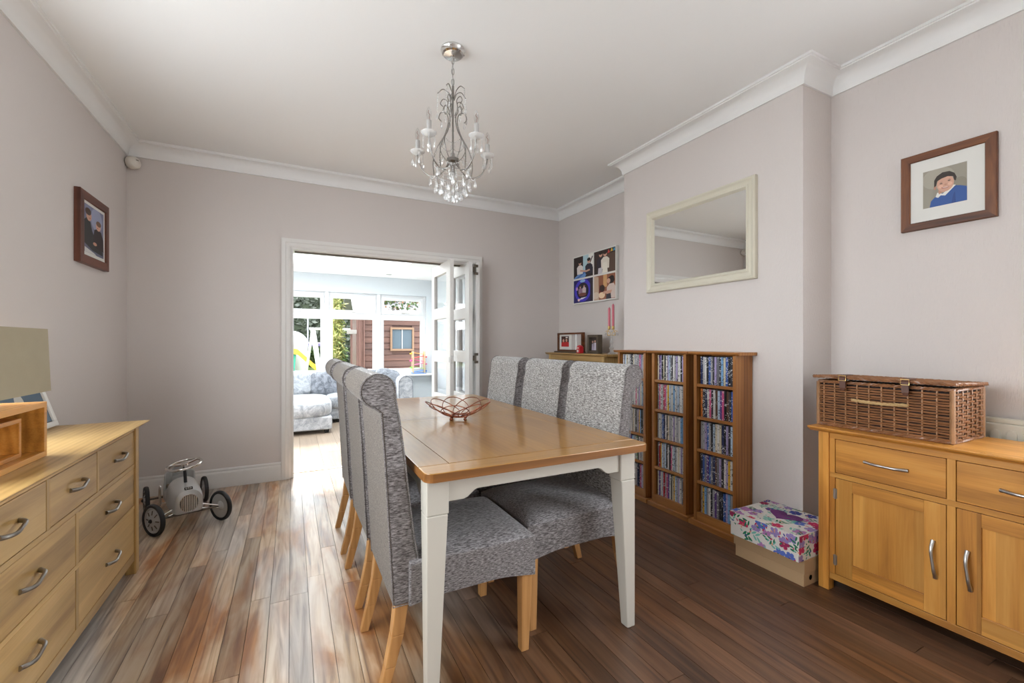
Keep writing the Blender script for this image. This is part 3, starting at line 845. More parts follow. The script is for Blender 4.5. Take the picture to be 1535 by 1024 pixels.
# garden shed with horizontal boards
sh = Thing('garden_shed', 'reddish brown timber shed with horizontal boards and a small window', 'shed', (2.2, 10.2, -.02))
SB = wood('shed_board', 'x', (.036,.012,.007), (.058,.021,.012), (.08,.032,.019), rough=.7, var=.18, scale=.6)
SD = wood('shed_door_board', 'z', (.055,.022,.015), (.085,.037,.026), (.11,.052,.038), rough=.7, var=.1, scale=.6)
x0, x1 = 1.36, 4.2
wx0, wx1, wz0, wz1 = 1.93, 2.36, 1.02, 1.44
z = 0; k = 0
while z < 1.80:
    zb = min(z+.128, 1.80)
    segs = [(x0, x1)]
    if zb > wz0 and z < wz1: segs = [(x0, wx0), (wx1, x1)]
    for sa, sb in segs:
        sh.part('board', MB().hexa([(sa, 9.485, z), (sb, 9.485, z), (sb, 9.53, z), (sa, 9.53, z)], [(sa, 9.503, zb-.004), (sb, 9.503, zb-.004), (sb, 9.53, zb-.004), (sa, 9.53, zb-.004)]), SB)
    z += .128
sh.part('wall', MB().box(x0, x1, 9.53, 9.55, -.02, 1.80).box(x0, x0+.03, 9.55, 11.5, -.02, 1.80).box(x1-.03, x1, 9.55, 11.5, -.02, 1.8), SB)
sh.part('corner_post', MB().box(1.335, 1.365, 9.46, 9.53, -.02, 1.80), SD, .003)
for i in range(3):
    sh.part('door_board', MB().box(1.20+i*.046, 1.243+i*.046, 9.49, 9.52, 0, 1.80), SD, .002)
sh.part('door_post', MB().box(1.085, 1.125, 9.50, 9.56, -.02, 1.78), SD, .003)
sh.part('latch_block', MB().box(1.01, 1.20, 9.44, 9.50, 1.33, 1.42), plain('grey_block', (.15,.135,.12), .6), .01)
wf = MB().box(wx0-.04, wx1+.04, 9.455, 9.50, wz0-.045, wz0).box(wx0-.04, wx1+.04, 9.455, 9.50, wz1, wz1+.045).box(wx0-.04, wx0, 9.455, 9.5, wz0, wz1).box(wx1, wx1+.04, 9.455, 9.5, wz0, wz1)
wo = sh.part('window', wf, plain('shed_window_frame', (.13,.07,.035), .6), .003)
sh.part('pane', MB().box(wx0, wx1, 9.49, 9.496, wz0, wz1), plain('shed_window_glass', (.055,.072,.085), .25, spec=.1), parent=wo)
sh.part('mullion', MB().box((wx0+wx1)/2-.01, (wx0+wx1)/2+.01, 9.478, 9.49, wz0, wz1), plain('shed_mullion', (.2,.2,.2), .5), parent=wo)
roofm = plain('grey_roof_felt', (.16,.155,.16), .8, noise=.2, nscale=9)
sh.part('roof', MB().hexa([(1.12, 9.36, 1.78), (4.3, 9.36, 1.78), (4.3, 10.55, 2.62), (1.12, 10.55, 2.62)], [(1.12, 9.36, 1.82), (4.3, 9.36, 1.82), (4.3, 10.55, 2.66), (1.12, 10.55, 2.66)])
        .hexa([(1.12, 10.55, 2.62), (4.3, 10.55, 2.62), (4.3, 11.6, 1.78), (1.12, 11.6, 1.78)], [(1.12, 10.55, 2.66), (4.3, 10.55, 2.66), (4.3, 11.6, 1.82), (1.12, 11.6, 1.82)]), roofm)
sh.part('gable', MB().prism([(9.53, 1.80), (11.45, 1.80), (10.55, 2.6)], 'x', 1.34, 1.37), SB)
iv = Thing('ivy', 'green ivy trailing over the shed roof', 'ivy', (2.6, 9.9, 1.95))
mb = MB(); r_ = random.Random(11)
for i in range(1500):
    u = r_.random(); x = 1.75 + 2.3*r_.random(); y = 9.40+1.1*u; zz_ = 1.84+.84*u*.98
    d = Vector((r_.gauss(0,1), r_.gauss(0,1)-.3, r_.gauss(0,.6)+.3)).normalized(); s_ = d.cross(Vector((r_.gauss(0,1), .3, 1))).normalized()
    p = Vector((x, y, zz_)); l = r_.uniform(.05, .11)
    mb.add([p, p+d*l*.5+s_*l*.33, p+d*l, p+d*l*.5-s_*l*.33], [(0,1,2,3)], r_.choice([0,1,1,2,3]))
iv.part('leaf_mat', mb, G1+[plain('dead_leaf', (.20,.10,.05), .8)], kind='stuff')

# children's slide, swing leg, trampoline and a white cover, far down the lawn
sl = Thing('garden_slide', 'yellow plastic slide with turquoise steps on the lawn', 'slide', (.35, 17.4, -.02))
tq = plain('turquoise_plastic', (.02,.24,.17), .4); yl = plain('yellow_plastic', (.42,.26,.015), .4)
sd = [(-.10,0),(.10,0),(.16,.75),(.13,.90),(.02,.95),(-.08,.88),(-.12,.7)]
for dy in (17.25, 17.65):
    sl.part('side_panel', MB().prism([(x-.02, z) for x, z in sd], 'y', dy, dy+.06), tq, .01)
pts = [(-.05, .78), (.2, .72), (.5, .42), (.75, .17), (.95, .10)]
mb = MB()
for i in range(len(pts)-1):
    (a, za), (b_, zb) = pts[i], pts[i+1]
    mb.hexa([(a, 17.1, za), (b_, 17.1, zb), (b_, 17.9, zb), (a, 17.9, za)], [(a, 17.1, za+.05), (b_, 17.1, zb+.05), (b_, 17.9, zb+.05), (a, 17.9, za+.05)])
    for yy in (17.08, 17.86): mb.hexa([(a, yy, za), (b_, yy, zb), (b_, yy+.06, zb), (a, yy+.06, za)], [(a, yy, za+.19), (b_, yy, zb+.19), (b_, yy+.06, zb+.19), (a, yy+.06, za+.19)])
sl.part('chute', mb, yl)
mb = MB()
for k in range(3): mb.box(-.14, -.02, 17.3, 17.66, .15+.2*k, .19+.2*k)
sl.part('steps', mb, yl)
sw = Thing('swing_frame', 'white leaning A-frame leg of a garden swing', 'swing', (.75, 15.5, -.02))
wp = plain('white_garden_metal', (.45,.45,.45), .5)
sw.part('leg', MB().tube([(.60, 15.3, 1.62), (.83, 15.3, -.02)], .075, 10), wp, smooth=40)
sw.part('leg', MB().tube([(.60, 15.3, 1.62), (.42, 16.3, -.02)], .04, 10), wp, smooth=40)
sw.part('top_bar', MB().tube([(.50, 15.3, 1.60), (2.9, 15.3, 1.58)], .04, 10), wp, smooth=40)
tr = Thing('trampoline', 'dark trampoline with a purple pad and safety net poles', 'trampoline', (-.2, 21.2, -.02))
pad = MB()
ring = [(-.3+1.75*math.cos(a*PI/16), 21.2+1.5*math.sin(a*PI/16), 1.07) for a in range(32)]
tr.part('pad', MB().tube(ring, .10, 6, True), plain('purple_pad', (.08,.06,.14), .6), smooth=50)
tr.part('mat', MB().lathe([(0, 1.05), (1.5, 1.05)], (-.3, 21.2, 0), 32), M['rubber'])
for a in range(0, 32, 5):
    tr.part('pole', MB().tube([(ring[a][0], ring[a][1], -.02), (ring[a][0], ring[a][1], 2.6)], .028, 6), plain('pole_%d' % a, (.30,.30,.34), .4))
cv = MB().ball((-.05, 18.7, 1.1), (.62, .5, .52), 20, 12)
cv.lathe([(.5, 0), (.58, .6), (.62, 1.1)], (-.05, 18.7, 0), 20)
single('garden_cover', cv, plain('white_cover_cloth', (.36,.37,.38), .7), 'white domed cover standing behind the slide', 'cover', (-.05, 18.7, -.02), smooth=50)
for i, (xa, xb) in enumerate(((-7.5, -2.6), (4.8, 10))):
    f = Thing('garden_fence', ('tall timber fence on the left side of the garden', 'tall timber fence on the right side of the garden')[i], 'fence', ((-5.5, 6.2)[i], 16, -.02), group='side fences of the garden')
    fx = (-5.5, 6.2)[i]
    for k in range(5): f.part('fence_panel', MB().box(fx-.03, fx+.03, 9.2+k*3, 12.1+k*3, 0, 1.9), SD)

# ------------------------------------------------------------------ dining table
TX0, TX1, TY0, TY1, TZ = .362, 1.266, 1.283, 3.14, .750
tb = Thing('dining_table', 'oak topped dining table with stone grey painted legs', 'table', ((TX0+TX1)/2, (TY0+TY1)/2, 0))
def rrect(x0, x1, y0, y1, r, n=5, corners=(1,1,1,1)):
    out = []
    for (cx, cy, a0), on in zip(((x1-r, y1-r, 0), (x0+r, y1-r, 90), (x0+r, y0+r, 180), (x1-r, y0+r, 270)), corners):
        if on: out += arc(cx, cy, r, a0, a0+90, n)
        else: out.append((cx + (r if a0 in (0, 270) else -r), cy + (r if a0 in (0, 90) else -r)))
    return out
tt_, bz = TZ, TZ-.028
e = .0020
# breadboard ends, side boards, centre boards in two halves
EB, SBW = .093, .105
YM = 2.225
def tpart(name, poly, mat):
    return tb.part(name, MB().prism(poly, 'z', bz, tt_), mat, .0022)
tpart('end_board', rrect(TX0, TX1, TY0, TY0+EB-e, .03, 5, (0,0,1,1)), M['table_x'])
tpart('end_board', rrect(TX0, TX1, TY1-EB+e, TY1, .03, 5, (1,1,0,0)), M['table_x'])
for y0, y1 in ((TY0+EB, YM-.0475), (YM+.0475, TY1-EB)):
    tb.part('side_board', MB().box(TX0, TX0+SBW-e, y0, y1, bz, tt_), M['table_y'], .0012)
    tb.part('side_board', MB().box(TX1-SBW+e, TX1, y0, y1, bz, tt_), M['table_y'], .0012)
    xs = [TX0+SBW + (TX1-TX0-2*SBW)*k/5 for k in range(6)]
    for k in range(5):
        tb.part('top_board', MB().box(xs[k], xs[k+1], y0+.0006, y1-.0006, bz, tt_), M['table_y'])
for y0, y1 in ((YM-.046, YM-.0012), (YM+.0012, YM+.046)):
    tb.part('centre_rail', MB().box(TX0, TX1, y0, y1, bz, tt_), M['table_x'], .0012)
oo = rrect(TX0-.0012, TX1+.0012, TY0-.0012, TY1+.0012, .0312, 6); ii = rrect(TX0+.012, TX1-.012, TY0+.012, TY1-.012, .018, 6)
m_ = len(oo)
tb.part('top_edge', MB().add([(x, y, z) for z in (bz-.001, tt_-.0025) for p in (oo, ii) for x, y in p],
        [f for i in range(m_) for f in ((i, (i+1) % m_, 2*m_+(i+1) % m_, 2*m_+i), (i, (i+1) % m_, m_+(i+1) % m_, m_+i))]), M['table_edge'], .0008)
# legs: square at the top, tapering on the inner faces
LT, LB = .074, .040
lx = (TX0+.018, TX1-.022); ly = (TY0+.056, TY1-.056)
for ix, sx in ((0, 1), (1, -1)):
    for iy, sy in ((0, 1), (1, -1)):
        def ring(w, z):
            x, y = lx[ix], ly[iy]
            a = [(x, y), (x+sx*w, y), (x+sx*w, y+sy*w), (x, y+sy*w)]
            return [(p[0], p[1], z) for p in a]
        mb = MB().hexa(ring(LB, 0), ring(LT-.003, bz-.125)).hexa(ring(LT, bz-.125), ring(LT, bz-.001))
        tb.part('leg', mb, M['stone_paint'], .004)
def apron(L):
    d1, d0, n = .088, .060, .10
    pts = [(0, 0), (L, 0), (L, -d1), (L-.055, -d1)]
    pts += [(L-.055-.05*t, -d1+(d1-d0)*(t*t*(3-2*t))) for t in (.25,.5,.75,1)]
    pts += [(.105-.05*t, -d0-(d1-d0)*(t*t*(3-2*t))) for t in (0,.25,.5,.75)]
    pts += [(.055, -d1), (0, -d1)]
    return pts
ax0, ax1 = lx[0]+LT, lx[1]-LT
for y in (ly[0]+.010, ly[1]-.034):
    tb.part('apron', MB().prism([(ax0+p, bz-.001+q) for p, q in apron(ax1-ax0)], 'y', y, y+.024), M['stone_paint'], .002, bang=50)
ay0, ay1 = ly[0]+LT, ly[1]-LT
for x in (lx[0]+.010, lx[1]-.034):
    tb.part('apron', MB().prism([(ay0+p, bz-.001+q) for p, q in apron(ay1-ay0)], 'x', x, x+.024), M['stone_paint'], .002, bang=50)

# copper wire bowl
bx, by = .775, 2.135
bw = Thing('wire_bowl', 'looped copper wire fruit bowl in the middle of the table', 'bowl', (bx, by, TZ))
cop = []
N = 9
def bowlz(r): return TZ+.022 + .075*(max(0, (r-.036))/.136)**1.6
for k in range(N):
    th0 = 2*PI*k/N
    pts = []
    for i in range(28):
        a = 2*PI*i/28
        # an ellipse lying in the bowl surface, from the base out past the rim
        rr_ = .104 + .068*math.cos(a); tt2 = th0 + .078*math.sin(a)/max(.05, rr_)
        pts.append((bx+rr_*math.cos(tt2), by+rr_*math.sin(tt2), bowlz(rr_)+.003*math.sin(2*a)))
    bw.part('wire_loop', MB().tube(pts, .0024, 6, True), M['copper'], smooth=60)
bw.part('base_ring', MB().tube([(bx+.05*math.cos(2*PI*i/24), by+.05*math.sin(2*PI*i/24), TZ+.020) for i in range(24)], .0026, 6, True), M['copper'], smooth=60)
for k in range(4):
    a = R(20+90*k); x, y = bx+.05*math.cos(a), by+.05*math.sin(a)
    bw.part('foot', MB().ball((x, y, TZ+.008), .008, 10, 8).tube([(x, y, TZ+.01), (x, y, TZ+.022)], .004, 6), M['copper'], smooth=60)

# ------------------------------------------------------------------ dining chairs
def make_chair(loc, rz, label):
    t = Thing('dining_chair', label, 'chair', loc, rz, 'scroll-back dining chairs', local=True)
    prof = [(-.15,.298), (-.160,.40), (-.179,.50), (-.194,.62), (-.210,.76), (-.228,.90), (-.2405,.965)]
    prof += arc(-.296, .996, .055, -6, 258, 16)
    prof += [(-.287,.926), (-.283,.86), (-.274,.74), (-.266,.60), (-.259,.46), (-.254,.38), (-.250,.298)]
    # wide panels front/back in cross-weave, ends in the tweed darkened with shade
    w = .215
    n = len(prof)
    rim = MB(); 
    vs = [(p[0], -w, p[1]) for p in prof] + [(p[0], w, p[1]) for p in prof]
    mb = MB()
    for i in range(n):
        mb.f.append((i, (i+1) % n, n+(i+1) % n, n+i)); mb.m.append(2 if i > 13 else 0)      # back of the chair in taupe cloth darkened for shade
    mb.v = list(vs)
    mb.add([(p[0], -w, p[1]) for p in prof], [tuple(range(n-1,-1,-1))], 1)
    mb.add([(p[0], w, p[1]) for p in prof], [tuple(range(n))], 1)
    me = mb.mesh('backrest', [M['tweed'], M['tweed_shaded_side'], M['tweed_shaded_back']], 50)
    bo = link('backrest', me, t.o, .010, 3, 55)
    # piping seam round each end
    for s in (-1, 1):
        t.part('seam', MB().tube([(p[0]*1.0, s*(w-.001), p[1]) for p in prof], .0022, 5, True), M['tweed_shaded_side'], smooth=60, parent=bo)
    # seat: domed top, straight skirt
    x0, x1, yw = -.20, .272, .228
    nx, ny = 12, 10
    mb = MB(); vs = []
    for j in range(ny+1):
        for i in range(nx+1):
            u, v = -1+2*i/nx, -1+2*j/ny
            uu, vv = math.copysign(abs(u)**.72, u), math.copysign(abs(v)**.72, v)
            x = x0+(x1-x0)*(uu+1)/2; y = yw*vv
            edge = max(abs(uu) if uu > 0 else 0, abs(vv))
            z = .442 + .026*(1-vv**4)*(1-(max(uu, 0))**4) - .012*max(0, (edge-.93)/.07)**2
            vs.append((x, y, z))
    mb.add(vs, [(j*(nx+1)+i, j*(nx+1)+i+1, (j+1)*(nx+1)+i+1, (j+1)*(nx+1)+i) for j in range(ny) for i in range(nx)], 0)
    rimi = [i for i in range(nx+1)] + [j*(nx+1)+nx for j in range(1, ny+1)] + [ny*(nx+1)+i for i in range(nx-1, -1, -1)] + [j*(nx+1) for j in range(ny-1, 0, -1)]
    top = [vs[i] for i in rimi]
    def skirt(p):
        # hem rises a little between the legs
        fx = (p[0]-x0)/(x1-x0); fy = (p[1]+yw)/(2*yw)
        if abs(abs(p[1])-yw) < 1e-4: hh = max(0, math.sin(PI*min(1, max(0, (fx+.12)/1.12))))
        else: hh = max(0, math.sin(PI*fy))
        return (p[0], p[1], .286 + .022*min(1, hh*1.3))
    bot = [skirt(p) for p in top]
    m = len(top)
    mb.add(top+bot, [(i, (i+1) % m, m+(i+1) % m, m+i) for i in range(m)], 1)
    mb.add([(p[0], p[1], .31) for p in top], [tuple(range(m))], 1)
    me = mb.mesh('seat', [M['tweed_seat'], M['tweed_shaded_side']], 45)
    so = link('seat', me, t.o, .006, 2, 50)
    def leg(pts, ws):
        mb = MB()
        for (a, wa), (b_, wb) in zip(zip(pts, ws), zip(pts[1:], ws[1:])):
            R_ = lambda p, w_: [(p[0]-w_, p[1]-w_, p[2]), (p[0]+w_, p[1]-w_, p[2]), (p[0]+w_, p[1]+w_, p[2]), (p[0]-w_, p[1]+w_, p[2])]
            mb.hexa(R_(a, wa), R_(b_, wb))
        t.part('leg', mb, M['leg_z'], .003)
    for s in (-1, 1):
        leg([(.236, s*.196, 0), (.240, s*.198, .33)], [.0155, .0225])
        leg([(-.282, s*.186, 0), (-.256, s*.187, .10), (-.233, s*.188, .20), (-.216, s*.188, .33)], [.015, .0175, .020, .022])
    return t.o
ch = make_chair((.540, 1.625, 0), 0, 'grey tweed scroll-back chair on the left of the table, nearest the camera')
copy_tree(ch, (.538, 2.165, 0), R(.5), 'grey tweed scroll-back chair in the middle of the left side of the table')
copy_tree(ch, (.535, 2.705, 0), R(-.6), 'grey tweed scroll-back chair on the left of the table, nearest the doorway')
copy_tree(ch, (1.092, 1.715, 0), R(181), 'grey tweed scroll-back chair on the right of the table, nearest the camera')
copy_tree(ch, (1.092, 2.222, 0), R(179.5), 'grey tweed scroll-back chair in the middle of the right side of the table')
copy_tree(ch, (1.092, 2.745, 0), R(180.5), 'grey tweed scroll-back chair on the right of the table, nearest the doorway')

# ------------------------------------------------------------------ chest of drawers (left)
cx0, cx1, cy0, cy1, cz = -1.055, -.690, 1.445, 2.812, .750
cd = Thing('chest_of_drawers', 'long light oak chest of drawers against the left wall', 'chest', ((cx0+cx1)/2, (cy0+cy1)/2, 0))
tp = [(-1.062, cz-.022), (cx1+.006, cz-.022), (cx1+.032, cz-.006), (cx1+.034, cz-.002), (cx1+.034, cz), (-1.062, cz)]
cd.part('top', MB().prism(tp, 'y', cy0-.04, cy1+.045), M['oak_y'], .002)
for ya, yb in ((cy0, cy0+.045), (cy1-.045, cy1)):
    cd.part('post', MB().box(cx1-.045, cx1, ya, yb, 0, cz-.022), M['oak_z'], .003)
    cd.part('post', MB().box(cx0, cx0+.04, ya, yb, 0, cz-.022), M['oak_z'], .003)
    cd.part('side_panel', MB().box(cx0+.04, cx1-.045, ya+.01, yb-.01, .07, cz-.022), M['oak_z'])
fx0, fx1 = cx1-.026, cx1-.007
iy0, iy1 = cy0+.045, cy1-.045
for za, zb in ((.068, .108), (.325, .342), (.530, .548), (.712, cz-.022)):
    cd.part('rail', MB().box(fx0, fx1, iy0, iy1, za, zb), M['oak_y'], .001)
YMID = 2.127
def stile(y, w, za, zb): cd.part('rail', MB().box(fx0, fx1, y-w/2, y+w/2, za, zb), M['oak_z'], .001)
stile(YMID, .024, .108, .325); stile(YMID, .024, .342, .530)
yA, yB = 2.318, 1.915
stile(yA, .020, .548, .712); stile(yB, .020, .548, .712)
cd.part('carcass', MB().box(cx0+.005, fx0-.006, iy0, iy1, .08, cz-.024), M['black'])
def bow_handle(c, L, out, horizontal, nrm, mat, tw=0):
    """a twisted bow pull: flattened bar arched off the face; c on the face, nrm the face's outward x sign"""
    pts = []; rs = []
    for i in range(17):
        t = -1+2*i/16
        lift = .5*(1+math.cos(PI*abs(t)**2.2)) * out + .003
        pts.append((c[0]+nrm*lift, c[1] + (t*L/2 if horizontal else tw*math.sin(t*2.2)), c[2] + (tw*math.sin(t*2.4) if horizontal else t*L/2)))
        rs.append(.0052 + .0026*abs(t)**1.5)
    return MB().tube(pts, rs, 8)
def drawer(ya, yb, za, zb, hl=.105):
    g = .0022
    d = cd.part('drawer', MB().box(fx0-.004, fx1-.001, ya+g, yb-g, za+g, zb-g), M['oak_y'], .0015)
    cd.part('handle', bow_handle((fx1-.001, (ya+yb)/2, (za+zb)/2+.004), hl, .024, True, 1, M['pewter'], .008), M['pewter'], smooth=60, parent=d, label='pewter bow handle')
drawer(yA+.010, iy1, .548, .712); drawer(yB+.010, yA-.010, .548, .712); drawer(iy0, yB-.010, .548, .712)
for ya, yb in ((YMID+.012, iy1), (iy0, YMID-.012)):
    drawer(ya, yb, .342, .530, .115); drawer(ya, yb, .108, .325, .115)

# ------------------------------------------------------------------ sideboard (right)
sx0, sx1, sy0, sy1, sz = 2.225, 2.585, .245, 1.167, .757
sb = Thing('sideboard', 'two-door golden oak sideboard in the near right alcove', 'sideboard', ((sx0+sx1)/2, (sy0+sy1)/2, 0))
tp = [(sx1+.005, sz-.024), (sx0-.004, sz-.024), (sx0-.010, sz-.018), (sx0-.024, sz-.012), (sx0-.028, sz-.006), (sx0-.028, sz), (sx1+.005, sz)]
sb.part('top', MB().prism(tp, 'y', sy0-.035, sy1+.035), M['side_y'], .002)
for ya, yb in ((sy0, sy0+.044), (sy1-.044, sy1)):
    sb.part('post', MB().box(sx0, sx0+.044, ya, yb, 0, sz-.024), M['side_z'], .002)
    sb.part('post', MB().box(sx1-.04, sx1, ya, yb, 0, sz-.024), M['side_z'], .002)
    sb.part('side_panel', MB().box(sx0+.044, sx1-.04, ya+.01, yb-.01, .07, sz-.024), M['side_z'])
gx0, gx1 = sx0+.008, sx0+.03
jy0, jy1 = sy0+.044, sy1-.044
sb.part('carcass', MB().box(sx0+.036, sx1-.005, jy0, jy1, .085, sz-.026), M['black'])
for za, zb in ((.055, .084), (.529, .551), (.707, sz-.024)):
    sb.part('rail', MB().box(gx0, gx1, jy0, jy1, za, zb), M['side_y'], .001)
ym = (sy0+sy1)/2
for za, zb in ((.084, .529), (.551, .707)):
    sb.part('rail', MB().box(gx0, gx1, ym-.0125, ym+.0125, za, zb), M['side_z'], .001)
    sb.part('rail', MB().box(gx0, gx1, jy1-.022, jy1, za, zb), M['side_z'], .001)
    sb.part('rail', MB().box(gx0, gx1, jy0, jy0+.022, za, zb), M['side_z'], .001)
g = .0024
for ya, yb, hs in ((ym+.0125, jy1-.022, -1), (jy0+.022, ym-.0125, 1)):
    d = sb.part('drawer', MB().box(gx0+.001, gx1, ya+g, yb-g, .551+g, .707-g), M['side_y'], .001)
    pts = []
    sb.part('handle', bow_handle((gx0+.001, (ya+yb)/2, .629), .150, .020, True, -1, None, .0), M['steel'], smooth=60, parent=d, label='brushed steel bow handle')
    dr = sb.part('door', MB().box(gx0+.008, gx1-.004, ya+.067, yb-.067, .151, .477), M['side_z'], label='oak framed door with a recessed panel')
    for q0, q1 in ((ya+g, ya+.068), (yb-.068, yb-g)):
        sb.part('door_stile', MB().box(gx0+.001, gx1, q0, q1, .084+g, .529-g), M['side_z'], .001, parent=dr)
    for q0, q1 in ((.084+g, .152), (.476, .529-g)):
        sb.part('door_rail', MB().box(gx0+.001, gx1, ya+.068, yb-.068, q0, q1), M['side_y'], .001, parent=dr)
    hy = ya+.036 if hs < 0 else yb-.036
    sb.part('handle', bow_handle((gx0+.001, hy, .307), .145, .020, False, -1, None, .004), M['steel'], smooth=60, parent=dr, label='brushed steel bow handle')
    ey = yb-g*.5 if hs < 0 else ya+g*.5
    for zc in (.455, .150):
        sb.part('hinge', MB().tube([(gx0-.002, ey, zc-.024), (gx0-.002, ey, zc+.024)], .0038, 8).box(gx0-.001, gx0+.0015, ey-.008, ey+.008, zc-.022, zc+.022), M['steel'], parent=dr)

# ------------------------------------------------------------------ disc towers and their cases
ORD = ['first','second','third','fourth','fifth','sixth','seventh','eighth','ninth','tenth','eleventh','twelfth','thirteenth','fourteenth','fifteenth','sixteenth','seventeenth','eighteenth','nineteenth','twentieth','twenty-first','twenty-second','twenty-third','twenty-fourth']
SHELF = ['top', 'second', 'middle', 'fourth', 'bottom']
zs = [.892, .686, .484, .283, .084]
ztop = 1.076
tx0, tx1 = 2.277, 2.424
def tower(ya, yb, label):
    t = Thing('disc_tower', label, 'shelf tower', ((tx0+tx1)/2, (ya+yb)/2, 0), group='oak disc towers along the chimney breast')
    t.part('side_panel', MB().box(tx0, tx1, ya, ya+.022, .030, ztop), M['tower_z'], .0015)
    t.part('side_panel', MB().box(tx0, tx1, yb-.022, yb, .030, ztop), M['tower_z'], .0015)
    t.part('back_panel', MB().box(tx1-.006, tx1, ya+.022, yb-.022, .03, ztop), M['tower_z'])
    tp = [(tx1+.002, ztop), (tx0-.012, ztop), (tx0-.022, ztop+.010), (tx0-.022, ztop+.018), (tx1+.002, ztop+.018)]
    t.part('top_board', MB().prism(tp, 'y', ya-.028, yb+.028), M['tower_y'], .0015)
    t.part('plinth', MB().box(tx0-.018, tx1, ya-.026, yb+.026, 0, .030), M['tower_y'], .002)
    for z in zs[:-1]:
        t.part('shelf', MB().box(tx0+.004, tx1-.006, ya+.022, yb-.022, z-.018, z), M['tower_y'], .001)
    t.part('shelf', MB().box(tx0+.002, tx1-.006, ya+.022, yb-.022, .03, zs[-1]), M['tower_y'], .001)
T3 = (1.630, 1.925); T2 = (1.986, 2.283); T1 = (2.345, 2.642)
tower(*T3, 'oak disc tower nearest the camera, beside the flowery box')
tower(*T2, 'oak disc tower in the middle of the row of three')
tower(*T1, 'oak disc tower farthest from the camera, partly behind the chairs')
COLS = {'black': (28,28,32), 'charcoal': (52,50,56), 'white': (214,212,208), 'pale grey': (168,168,172), 'grey': (118,118,124), 'navy blue': (34,44,84), 'blue': (54,92,168),
        'sky blue': (120,164,206), 'red': (168,34,44), 'yellow': (222,174,50), 'pink': (196,84,128), 'purple': (92,66,128), 'green': (92,128,86), 'orange': (206,120,52),
        'cream': (206,196,172), 'brown': (92,62,46), 'lilac': (162,150,190), 'pale blue': (178,198,218)}
W_DVD = ['black']*4+['charcoal']*5+['white']*3+['grey']*4+['pale grey']*4+['navy blue']*4+['blue']*3+['red','yellow','pink','purple','orange','brown','lilac','lilac','sky blue','sky blue','cream','pale blue']
W_CD = ['white']*13+['pale grey']*9+['black']*3+['charcoal']*2+['lilac']*2+['pale blue']*3+['cream']*3+['navy blue','blue','sky blue','green','yellow','red','grey','purple','pink']
crn = random.Random(77)
cases = {}
def case_mesh(w, h, d):
    k = (round(w, 4), round(h, 3))
    if k not in cases:
        # case with a softly rounded spine toward -X
        pr = [(d/2, -w/2), (d/2, w/2), (-d/2+.002, w/2), (-d/2+.0006, w/2*.8), (-d/2, 0), (-d/2+.0006, -w/2*.8), (-d/2+.002, -w/2)]
        cases[k] = MB().prism(pr, 'z', 0, h).mesh('disc_case', M['spine'])
    return cases[k]
def fill(T, wt, wd, desc, gap):
    for si, z in enumerate(zs):
        H = (ztop if si == 0 else zs[si-1]-.018) - z
        y = T[1]-.022-.014; k = 0
        y_end = T[0]+.022+.002
        prev = None
        while y - wd > y_end and k < 24:
            w = wd*crn.choice([1, 1, 1, 1, .92, 1.08])
            if y-w < y_end: break
            name = crn.choice(wt)
            while name == prev and crn.random() < .7: name = crn.choice(wt)
            prev = name
            h = H-.012-crn.choice([0,0,0,.002,.004])
            me = case_mesh(w*.955, h, .122)
            o = bpy.data.objects.new('disc_case', me); C.objects.link(o)
            o.location = (tx0+.018+.061+crn.uniform(-.002,.003), y-w/2, z)
            c = lin(COLS[name]); f = crn.uniform(.85, 1.1)
            o.color = (min(1, c[0]*f), min(1, c[1]*f), min(1, c[2]*f), 1)
            tag(o, '%s disc case, %s from left, %s shelf of the %s tower' % (name, ORD[k], SHELF[si], desc), 'disc case', 'disc cases in the oak towers')
            y -= w; k += 1
fill(T3, W_DVD, .0148, 'nearest oak', 0)
fill(T2, W_CD, .0125, 'middle oak', 0)
fill(T1, W_CD, .0125, 'farthest oak', 0)

# ------------------------------------------------------------------ wall mirror on the chimney breast
my0, my1, mz0, mz1 = 1.600, 2.467, 1.527, 2.133
mi = Thing('wall_mirror', 'rectangular mirror in a moulded cream frame on the chimney breast', 'mirror', (XC, (my0+my1)/2, mz0))
def frame4(t, name, X, sgn, y0, y1, z0, z1, prof, mat, smooth=30):
    """four mitred sides; prof: list of (inset from the outer edge, height off the wall)"""
    c = [(y0, z0), (y1, z0), (y1, z1), (y0, z1)]
    def at(k, ins):
        s = [(1,1), (-1,1), (-1,-1), (1,-1)][k]
        return (c[k][0]+s[0]*ins, c[k][1]+s[1]*ins)
    for k in range(4):
        l = (k+1) % 4
        n = len(prof)
        A = [(X+sgn*h, *at(k, i)) for i, h in prof]; B = [(X+sgn*h, *at(l, i)) for i, h in prof]
        fs = [(i, (i+1) % n, n+(i+1) % n, n+i) for i in range(n)] + [tuple(range(n)), tuple(range(n, 2*n))]
        m_ = mat if not isinstance(mat, tuple) else mat[k % 2]
        t.part(name, MB().add(A+B, fs), m_, smooth=smooth)
pr = [(0, .001), (0, .026), (.006, .032), (.012, .032), (.018, .026), (.030, .022), (.042, .024), (.048, .030), (.054, .030), (.060, .022), (.066, .012), (.066, .001)]
frame4(mi, 'frame_side', XC, -1, my0, my1, mz0, mz1, pr, M['cream'])
mi.part('glass', MB().box(XC-.012, XC-.006, my0+.064, my1-.064, mz0+.064, mz1-.064), M['mirror'])

